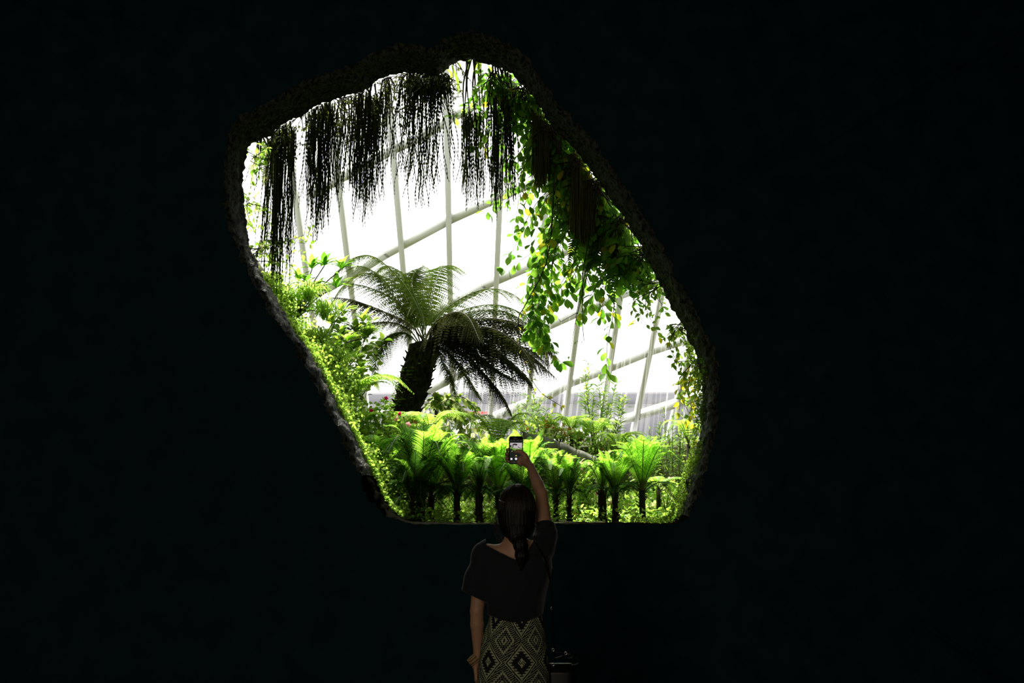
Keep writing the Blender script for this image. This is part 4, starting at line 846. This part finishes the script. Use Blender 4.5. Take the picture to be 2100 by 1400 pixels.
def shirt():
    s = SDF((-.36, 4.40, .95), (.36, 4.90, 1.62), .004)
    ys = [1122, 1140, 1165, 1190, 1215, 1240, 1258, 1272]
    l = [990, 980, 978, 977, 978, 984, 992, 1003]; r = [1122, 1131, 1133, 1128, 1121, 1116, 1113, 1111]
    s.loft([Z_(y) for y in ys], [(X_(a, y)+X_(b, y))/2 for a, b, y in zip(l, r, ys)], [PY+.0, PY, PY, PY, PY, PY, PY, PY], [(X_(b, y)-X_(a, y))/2 for a, b, y in zip(l, r, ys)], [.07, .105, .122, .125, .122, .115, .105, .092], .02, 2.3)
    s.chain([Q(1056,1139), Q(1006,1131), Q(990,1138)], [.066, .055, .051], .03); s.chain([Q(1056,1140), Q(1098,1124), Q(1112,1118,.02)], [.062, .056, .054], .03)
    s.chain([Q(994,1146), Q(980,1185), Q(970,1226,-.0)], [.052, .056, .060], .025)              # loose left sleeve
    s.chain([Q(1113,1122,.02), Q(1119,1096,.045), Q(1119,1068,.075)], [.057, .050, .046], .02)  # sleeve on the raised arm
    X, Y, Z = s.grid((slice(None),)*3)
    f = (np.sin(Z*70+X*60+3*np.sin(X*25))*.5+np.sin(Z*43-X*90+1))*np.clip((X-X_(1085))/.05, 0, 1)*np.clip((Z-Z_(1150))/.05, 0, 1)
    f2 = np.sin(X*75+2*np.sin(Z*14)+Y*20)*np.clip((Z_(1160)-Z)/.1, 0, 1)*.7
    s.D += (.0022*f+.0024*f2).astype(np.float32)
    inner = s.D+.007
    sh = np.maximum(s.D, -inner)
    a, b = Q(984,1180), Q(964,1232); n = nrm(b-a); c = Q(972, 1221)                                     # sleeve hem plane
    n2 = nrm(np.array([-.45, 0, -1.])); pl = (X-c[0])*n2[0]+(Z-c[2])*n2[2]+0*Y
    cutL = np.where(X < X_(1001), pl, -1)
    a, b = Q(1119,1096,.045), Q(1119,1062,.08); n = nrm(b-a); c = Q(1119,1074,.07); cutR = (X-c[0])*n[0]+(Y-c[1])*n[1]+(Z-c[2])*n[2]
    hem = Z_(1272)+.022*(1-np.cos(np.clip((X-X_(1058))*16, -2.2, 2.2)))-Z
    zl = np.interp(X, [X_(992), X_(997), X_(1020), X_(1046), X_(1060), X_(1078), X_(1092), X_(1098)], [1.9, Z_(1116), Z_(1127), Z_(1140), Z_(1145), Z_(1132), Z_(1110), 1.9])
    neck = np.where(Z < Z_(1146)-.0-np.clip(Y-PY, 0, 1)*.5, -1, Z-zl+np.clip(Y-PY, 0, .12)*.35)
    d = np.maximum(np.maximum(np.maximum(sh, cutL), cutR), np.maximum(hem, neck)); s.D = d.astype(np.float32)
    g = G(); s.mesh(g, 0, 2); return part('shirt', g, MT['shirt'], person, True, ORG)
shirt()
def hair():
    s = SDF(HC-[.16, .18, .30], HC+[.16, .16, .17], .004)
    s.ell(HC+[0, -.012, .008], (.089, .106, .113), .01); s.ell(HC+[0, -.035, -.045], (.082, .080, .085), .02); s.ell(HC+[0, -.035, -.085], (.062, .062, .055), .02)
    s.chain([HC+[0, -.065, -.085], Q(1061,1100,-.06), Q(1064,1112,-.085)], [.045, .030, .024], .03)
    X, Y, Z = s.grid((slice(None),)*3); f = nrm([0, 1, .15]); dy = (Y-HC[1])*f[1]+(Z-HC[2])*f[2]
    ang = np.arctan2(X-HC[0], -(Y-HC[1])+.001*Z); s.D += (.0012*np.sin(ang*46+Z*30)).astype(np.float32)
    cut = np.minimum(dy-.035, (HC[2]+.070)-Z)            # open over the face below the hairline
    s.D = np.maximum(s.D, cut).astype(np.float32)
    g = G(); s.mesh(g, 0, 2); h = part('hair', g, MT['hair'], person, True, ORG)
    s = SDF(Q(1066,1200)-[.12, .18, .12], Q(1066,1100)+[.12, .12, .12], .004)
    s.chain([Q(1062,1100,-.06), Q(1066,1115,-.10), Q(1069,1140,-.125), Q(1069,1165,-.13)], [.026, .026, .024, .008], .02)
    X, Y, Z = s.grid((slice(None),)*3); s.D += (.0015*np.sin(X*420+Z*20)).astype(np.float32); g = G(); s.mesh(g, 0, 1); pt = part('ponytail', g, MT['hair'], h, True, (0, 0, 0)); pt.data.transform(__import__('mathutils').Matrix.Translation(-Vector(ORG)))
    g = G(); random.seed(5)
    def lock(pts, r=.0009): g.tube(curve(pts, 12), np.linspace(r, r*.4, 12), 4)
    for k in range(16):
        o = RNG.normal(0, .006, 3); lock([HC+[-.078, -.02, rnd(-.02, .02)]+o, HC+[-.096+rnd(-.006, .006), -.02, -.06]+o, HC+[-.082+rnd(-.012, .012), -.02, -.12]+o, HC+[-.055+rnd(-.02, .03), -.03, -.16-rnd(0, .05)]+o], .0010)
    for k in range(7): o = RNG.normal(0, .006, 3); lock([HC+[.055, -.03, -.10]+o, HC+[.062, -.03, -.13]+o, HC+[.07+rnd(0, .02), -.03, -.165]+o])
    for k in range(90):                                  # combed strands over the skull
        a = rnd(-1.5, 1.5); pts = []
        for u in np.linspace(0, 1, 9): th = .15+u*2.35; r = (.0895, .1065, .1135); pts.append(HC+[0, -.012, .008]+np.array([r[0]*math.sin(th)*math.sin(a*(1-.35*u)), -r[1]*math.sin(th)*math.cos(a*(1-.35*u)), r[2]*math.cos(th)])*1.004)
        lock(pts, .0009)
    part('hair_strands', g, MT['wisp'], h).data.transform(__import__('mathutils').Matrix.Translation(-Vector(ORG)))
    g = G(); c = curve([HC+[-.080, -.045, .045], HC+[-.072, -.068, .040], HC+[-.055, -.088, .036]], 7); g.tube(c, .0035, 6); part('hair_clip', g, MT['clip'], person, True, ORG)
hair()
def skirt():
    NU, NV = 372, 222; z1 = Z_(1255); dz = .0028
    ys = [1255, 1275, 1290, 1310, 1330, 1350, 1375, 1400]; l = [1006, 1001, 995, 988, 985, 983, 980, 977]; r = [1113, 1115, 1117, 1120, 1123, 1126, 1128, 1129]; zz = [Z_(y) for y in ys]+[.60, .40]; o = np.argsort(zz)
    cx = [(X_(a, y)+X_(b, y))/2 for a, b, y in zip(l, r, ys)]; rx = [(X_(b, y)-X_(a, y))/2 for a, b, y in zip(l, r, ys)]; cx += [cx[-1]]*2; rx += [rx[-1]+.004, rx[-1]+.0]
    ry = [.088, .093, .102, .115, .124, .128, .126, .12, .12, .13]; f = lambda v, z: np.interp(z, np.array(zz)[o], np.array(v)[o]); V = []
    for k in range(NV+1):
        z = z1-k*dz; a_, b_, c_ = f(rx, z), f(ry, z), f(cx, z)
        for i in range(NU):
            t = 2*math.pi*i/NU; w_ = 1+.012*math.sin(t*9+z*7)*(k/NV); V.append((c_+a_*w_*math.sin(t), PY-b_*w_*math.cos(t), z))
    i, k = np.meshgrid(np.arange(NU), np.arange(NV)); q = np.stack([k*NU+i, (k+1)*NU+i, (k+1)*NU+(i+1) % NU, k*NU+(i+1) % NU], -1).reshape(-1, 4)
    PX, PZ = 62, 66; u = (i.ravel()+19) % PX; v = (k.ravel()+27) % PZ
    dA = (np.minimum(u, PX-u), np.minimum(v, PZ-v)); dB = (np.abs(u-PX/2), np.abs(v-PZ/2)); step = lambda a: (a/(PX/2))
    mA = dA[0]/(PX/2)+dA[1]/(PZ/2); mB = dB[0]/(PX/2)+dB[1]/(PZ/2)
    th = (v % 3 == 0)*.085
    A = (mA < .78) & (((mA > .54-th) & (mA < .62+th)) | ((mA > .34-th*.3) & (mA < .36+th*.4)) | ((mA > .10-th*.5) & (mA < .20+th*.6))) & ~((dA[0] < 1) & (mA < .15))
    B = ((mB > .88) & (mB < .94)) | ((mB > .70-((v//2) % 2)*.14) & (mB < .79)) | ((mB < .24) & (((u-v) % 4 < 2) | (dB[0] < 1.5)) & (mB > .06))
    dash = (mA > .72) & (mB > .99) & (((u+2*v) % 7) < 2)
    top = (k.ravel() < 10) & (((i.ravel()//4+k.ravel()//3) % 2 == 0) | (k.ravel() % 5 == 0))
    p = A | ((mB < mA) & B) | dash;  p &= ~((np.abs(((i.ravel()+NU//2) % NU)-NU//2) < 1) & (k.ravel() > 3))
    g = G(); g.add(V, q, None, p.astype(int)); c0 = len(V)
    o_ = part('skirt', g, [MT['skb'], MT['skw']], person, True, ORG)
    g = G()
    for (k_, r_) in ((0, .0),): 
        z = z1+.002; g.tube([(f(cx, z)+(f(rx, z))*math.sin(t), PY-f(ry, z)*math.cos(t), z) for t in np.linspace(0, 2*math.pi, 60)], .003, 6)
    wb = part('waistband', g, MT['skb'], o_, True); wb.data.transform(__import__('mathutils').Matrix.Translation(-Vector(ORG)))
skirt()
def cuff():
    a = Q(990,1352,.03); b = Q(962,1348,.02); ax = nrm([.62, .12, -.78]); c = Q(972.5,1351,.03); g = G(); n = 28; e1 = nrm(np.cross(ax, [0, 1, 0])); e2 = np.cross(ax, e1); bands = [(-.016, -.008, 0), (-.008, -.0055, 1), (-.0055, .007, 0), (.007, .0095, 1), (.0095, .014, 0)]
    for (u0, u1, m_) in bands:
        V = []
        for u in (u0, u1):
            for rr in (.030, .0278):
                for j in range(n): t = 2*math.pi*j/n; V.append(c+ax*u+e1*rr*1.0*math.cos(t)+e2*rr*.85*math.sin(t))
        j = np.arange(n); j2 = (j+1) % n; q = []
        for (A_, B_) in ((0, 2), (3, 1), (1, 0), (2, 3)): q.append(np.stack([A_*n+j, A_*n+j2, B_*n+j2, B_*n+j], 1))
        g.add(V, np.vstack(q), None, m_)
    o = part('bracelet', g, [MT['tan'], MT['brown']], person, True, ORG); o['label'] = 'wide tan cuff bracelet with dark stripes on the hanging wrist'
cuff()
# ------------------------------------------------------------------ phone in the raised hand
def phone():
    Yp = 5.03; c = P(1058, 923, Yp); vz = nrm(P(1058.3, 895, Yp+.004)-P(1057.7, 951, Yp-.004)); vx = np.array([1., 0, 0]); vx = nrm(vx-vz*vx@vz); vn = np.cross(vx, vz)   # vn points away from the camera? fixed below
    if vn[1] > 0: vn = -vn
    s_ = Yp/FPX*.993
    def W(px, py, d=0): return c+vx*(px-1058)*s_+vz*(923-py)*s_/CP*.985+vn*d
    o = thing('phone', c, 'black smartphone held up in the raised hand, camera preview on its screen', 'phone')
    def rr(x0, x1, y0, y1, r, n=6):
        pts = []
        for (cx, cy, a0) in ((x1-r, y0+r, 0), (x1-r, y1-r, 90), (x0+r, y1-r, 180), (x0+r, y0+r, 270)):
            for k in range(n+1): a = math.radians(a0-90+90*k/n); pts.append((cx+r*math.cos(a), cy+r*math.sin(a)))
        return pts
    def prism(g, pts, d0, d1, mat=0):
        n = len(pts); V = [W(*p, d0) for p in pts]+[W(*p, d1) for p in pts]; x = sum(p[0] for p in pts)/n; y = sum(p[1] for p in pts)/n; V += [W(x, y, d0), W(x, y, d1)]
        g.add(V, [[k, (k+1) % n, n+(k+1) % n, n+k] for k in range(n)], [[2*n, (k+1) % n, k] for k in range(n)]+[[2*n+1, n+k, n+(k+1) % n] for k in range(n)], mat)
    org = c
    g = G(); prism(g, rr(1043.8, 1072.2, 894.2, 951.2, 4.2), -.0068, 0); part('case', g, MT['phone'], o, origin=org)
    g = G(); prism(g, rr(1043.4, 1072.6, 893.8, 951.6, 4.5), -.0058, -.0012); part('edge_band', g, MT['ltrim'], o, origin=org)
    g = G(); prism(g, rr(1045.0, 1071.2, 895.2, 901.0, 1.2), 0, .0004); part('upper_bezel', g, MT['phone'], o, origin=org)
    g = G(); prism(g, rr(1045.0, 1071.2, 944.6, 950.2, 1.2), 0, .0004); prism(g, [(1058+1.6*math.cos(t), 947.4+1.6*math.sin(t)) for t in np.linspace(0, 6.28, 17)[:-1]], .0004, .0006); part('lower_bezel', g, MT['bezel'], o, origin=org)
    g = G(); sky = glow('screen_sky', (.50, .43, .46)); drk = glow('screen_dark', (.012, .014, .012)); grn = glow('screen_green', (.14, .30, .04)); wht = glow('screen_white', (.80, .80, .82)); yel = glow('screen_yellow', (.55, .50, .06)); gry = glow('screen_grey', (.05, .05, .055)); lg = glow('screen_pale', (.55, .6, .25))
    prism(g, [(1045.4, 901.2), (1070.8, 901.2), (1070.8, 944.4), (1045.4, 944.4)], 0, .0004, 1)
    prism(g, [(1046.0, 907.6), (1070.6, 907.6), (1070.6, 926.5), (1046.0, 926.5)], .0004, .0006, 0)
    xs = np.linspace(1046, 1070.6, 18); yy = [916.5, 915, 916, 917, 917.5, 919, 918.4, 919.6, 918.8, 919.8, 919, 920, 919.2, 920.2, 919.2, 918.4, 918.8, 918]
    V = [W(x, y, .0008) for x, y in zip(xs, yy)]+[W(x, 926.5, .0008) for x in xs]; g.add(V, [[k, k+1, 19+k, 18+k] for k in range(17)], None, 2)
    V = [W(x, y+4.2+.6*math.sin(x*2), .0009) for x, y in zip(xs, yy)]+[W(x, 930, .0009) for x in xs]; g.add(V, [[k, k+1, 19+k, 18+k] for k in range(17)], None, 1)
    tr = [(1050.6, 917.5), (1050.8, 913.5), (1051.6, 911.2), (1053.2, 911), (1052.8, 913.5), (1052.4, 917.5)]; prism(g, tr, .0008, .0010, 1)
    cr = [(1050.5, 911.6), (1052, 910), (1055, 909.2), (1058.5, 909.6), (1061.3, 911), (1060.2, 912.6), (1059, 913.6), (1056.5, 912.4), (1054, 912.2), (1051.8, 912.6)]; prism(g, cr, .0008, .0010, 1)
    prism(g, [(1062, 915.5), (1066, 917.4), (1069, 918), (1066, 918.6), (1062, 917)], .0008, .0010, 1); prism(g, [(1046, 913.4), (1047.6, 911.8), (1049, 913.6), (1048.6, 916), (1046, 916)], .0008, .0010, 1)
    for (x, y) in ((1050, 924.9), (1055.5, 924.8), (1060.5, 923.6)): prism(g, [(x-1.2, y+.8), (x-.2, y-.8), (x+1.2, y-.9), (x+.3, y+.8)], .0010, .0012, 6)
    prism(g, [(1058.4+2.4*math.cos(t), 940.6+2.4*math.sin(t)) for t in np.linspace(0, 6.28, 21)[:-1]], .0005, .0007, 3)
    prism(g, rr(1047.1, 1051.0, 938.9, 942.8, .6), .0005, .0007, 3); prism(g, rr(1067.6, 1070.0, 939.5, 942.3, .8), .0005, .0007, 3)
    prism(g, rr(1057, 1060, 933.2, 935.2, .4), .0005, .0007, 4)
    for x in (1047.5, 1054, 1062, 1069): prism(g, [(x-1.1, 901.8), (x+1.1, 901.8), (x+1.1, 903.0), (x-1.1, 903.0)], .0005, .0007, 5)
    for x in (1053.6, 1063.2): prism(g, [(x-1.6, 937), (x+1.6, 937), (x+1.6, 937.8), (x-1.6, 937.8)], .0005, .0007, 5)
    part('screen', g, [sky, drk, grn, wht, yel, gry, lg], o, origin=org)['label'] = 'lit screen showing the tree fern, shutter button and small camera symbols'
phone()
# ------------------------------------------------------------------ handbag at the right hip
def bag():
    c = Q(1150, 1385, .06); o = thing('handbag', c, 'black handbag with glinting straps hanging at the right hip of the person', 'handbag')
    s = SDF(c-[.14, .10, .15], c+[.12, .10, .12], .005); s.loft([c[2]-.13, c[2]-.12, c[2]+.02, c[2]+.055], [c[0]-.01]*4, [c[1]]*4, [.075, .082, .075, .06], [.045, .052, .045, .012], 0, 4); g = G(); s.mesh(g, 0, 2); part('body', g, MT['leather'], o, True, c)
    def tb(name, pts, r, m): g = G(); g.tube(curve([Q(x, y, d) for x, y, d in pts], 40), r, 7); part(name, g, m, o, True, c)
    tb('handle', [(1136,1350,.02),(1155,1345,.02),(1172,1341,.03),(1183,1347,.04),(1186,1354,.05),(1182,1362,.05),(1160,1364,.05),(1143,1365,.05)], .0035, MT['leather'])
    tb('handle', [(1132,1334,.02),(1145,1338,.02),(1158,1340,.03),(1172,1341,.05),(1176,1346,.07),(1165,1350,.07)], .003, MT['leather'])
    tb('cord', [(1140,1323,.03),(1155,1332,.03),(1173,1342,.04)], .0016, MT['leather'])
    tb('shoulder_strap', [(1099,1112,-.06),(1116,1150,-.10),(1128,1190,-.07),(1133,1240,-.03),(1135,1300,.0),(1136,1345,.03)], .0035, MT['leather'])
    g = G()
    for (x, y) in ((1134,1332),(1160,1339),(1134,1362),(1132,1247)): t = np.linspace(0, 6.28, 13); g.tube([Q(x, y, .0)+np.array([.006*math.cos(a), 0, .006*math.sin(a)]) for a in t], .0014, 5)
    part('ring', g, MT['buckle'], o, True, c)
bag()
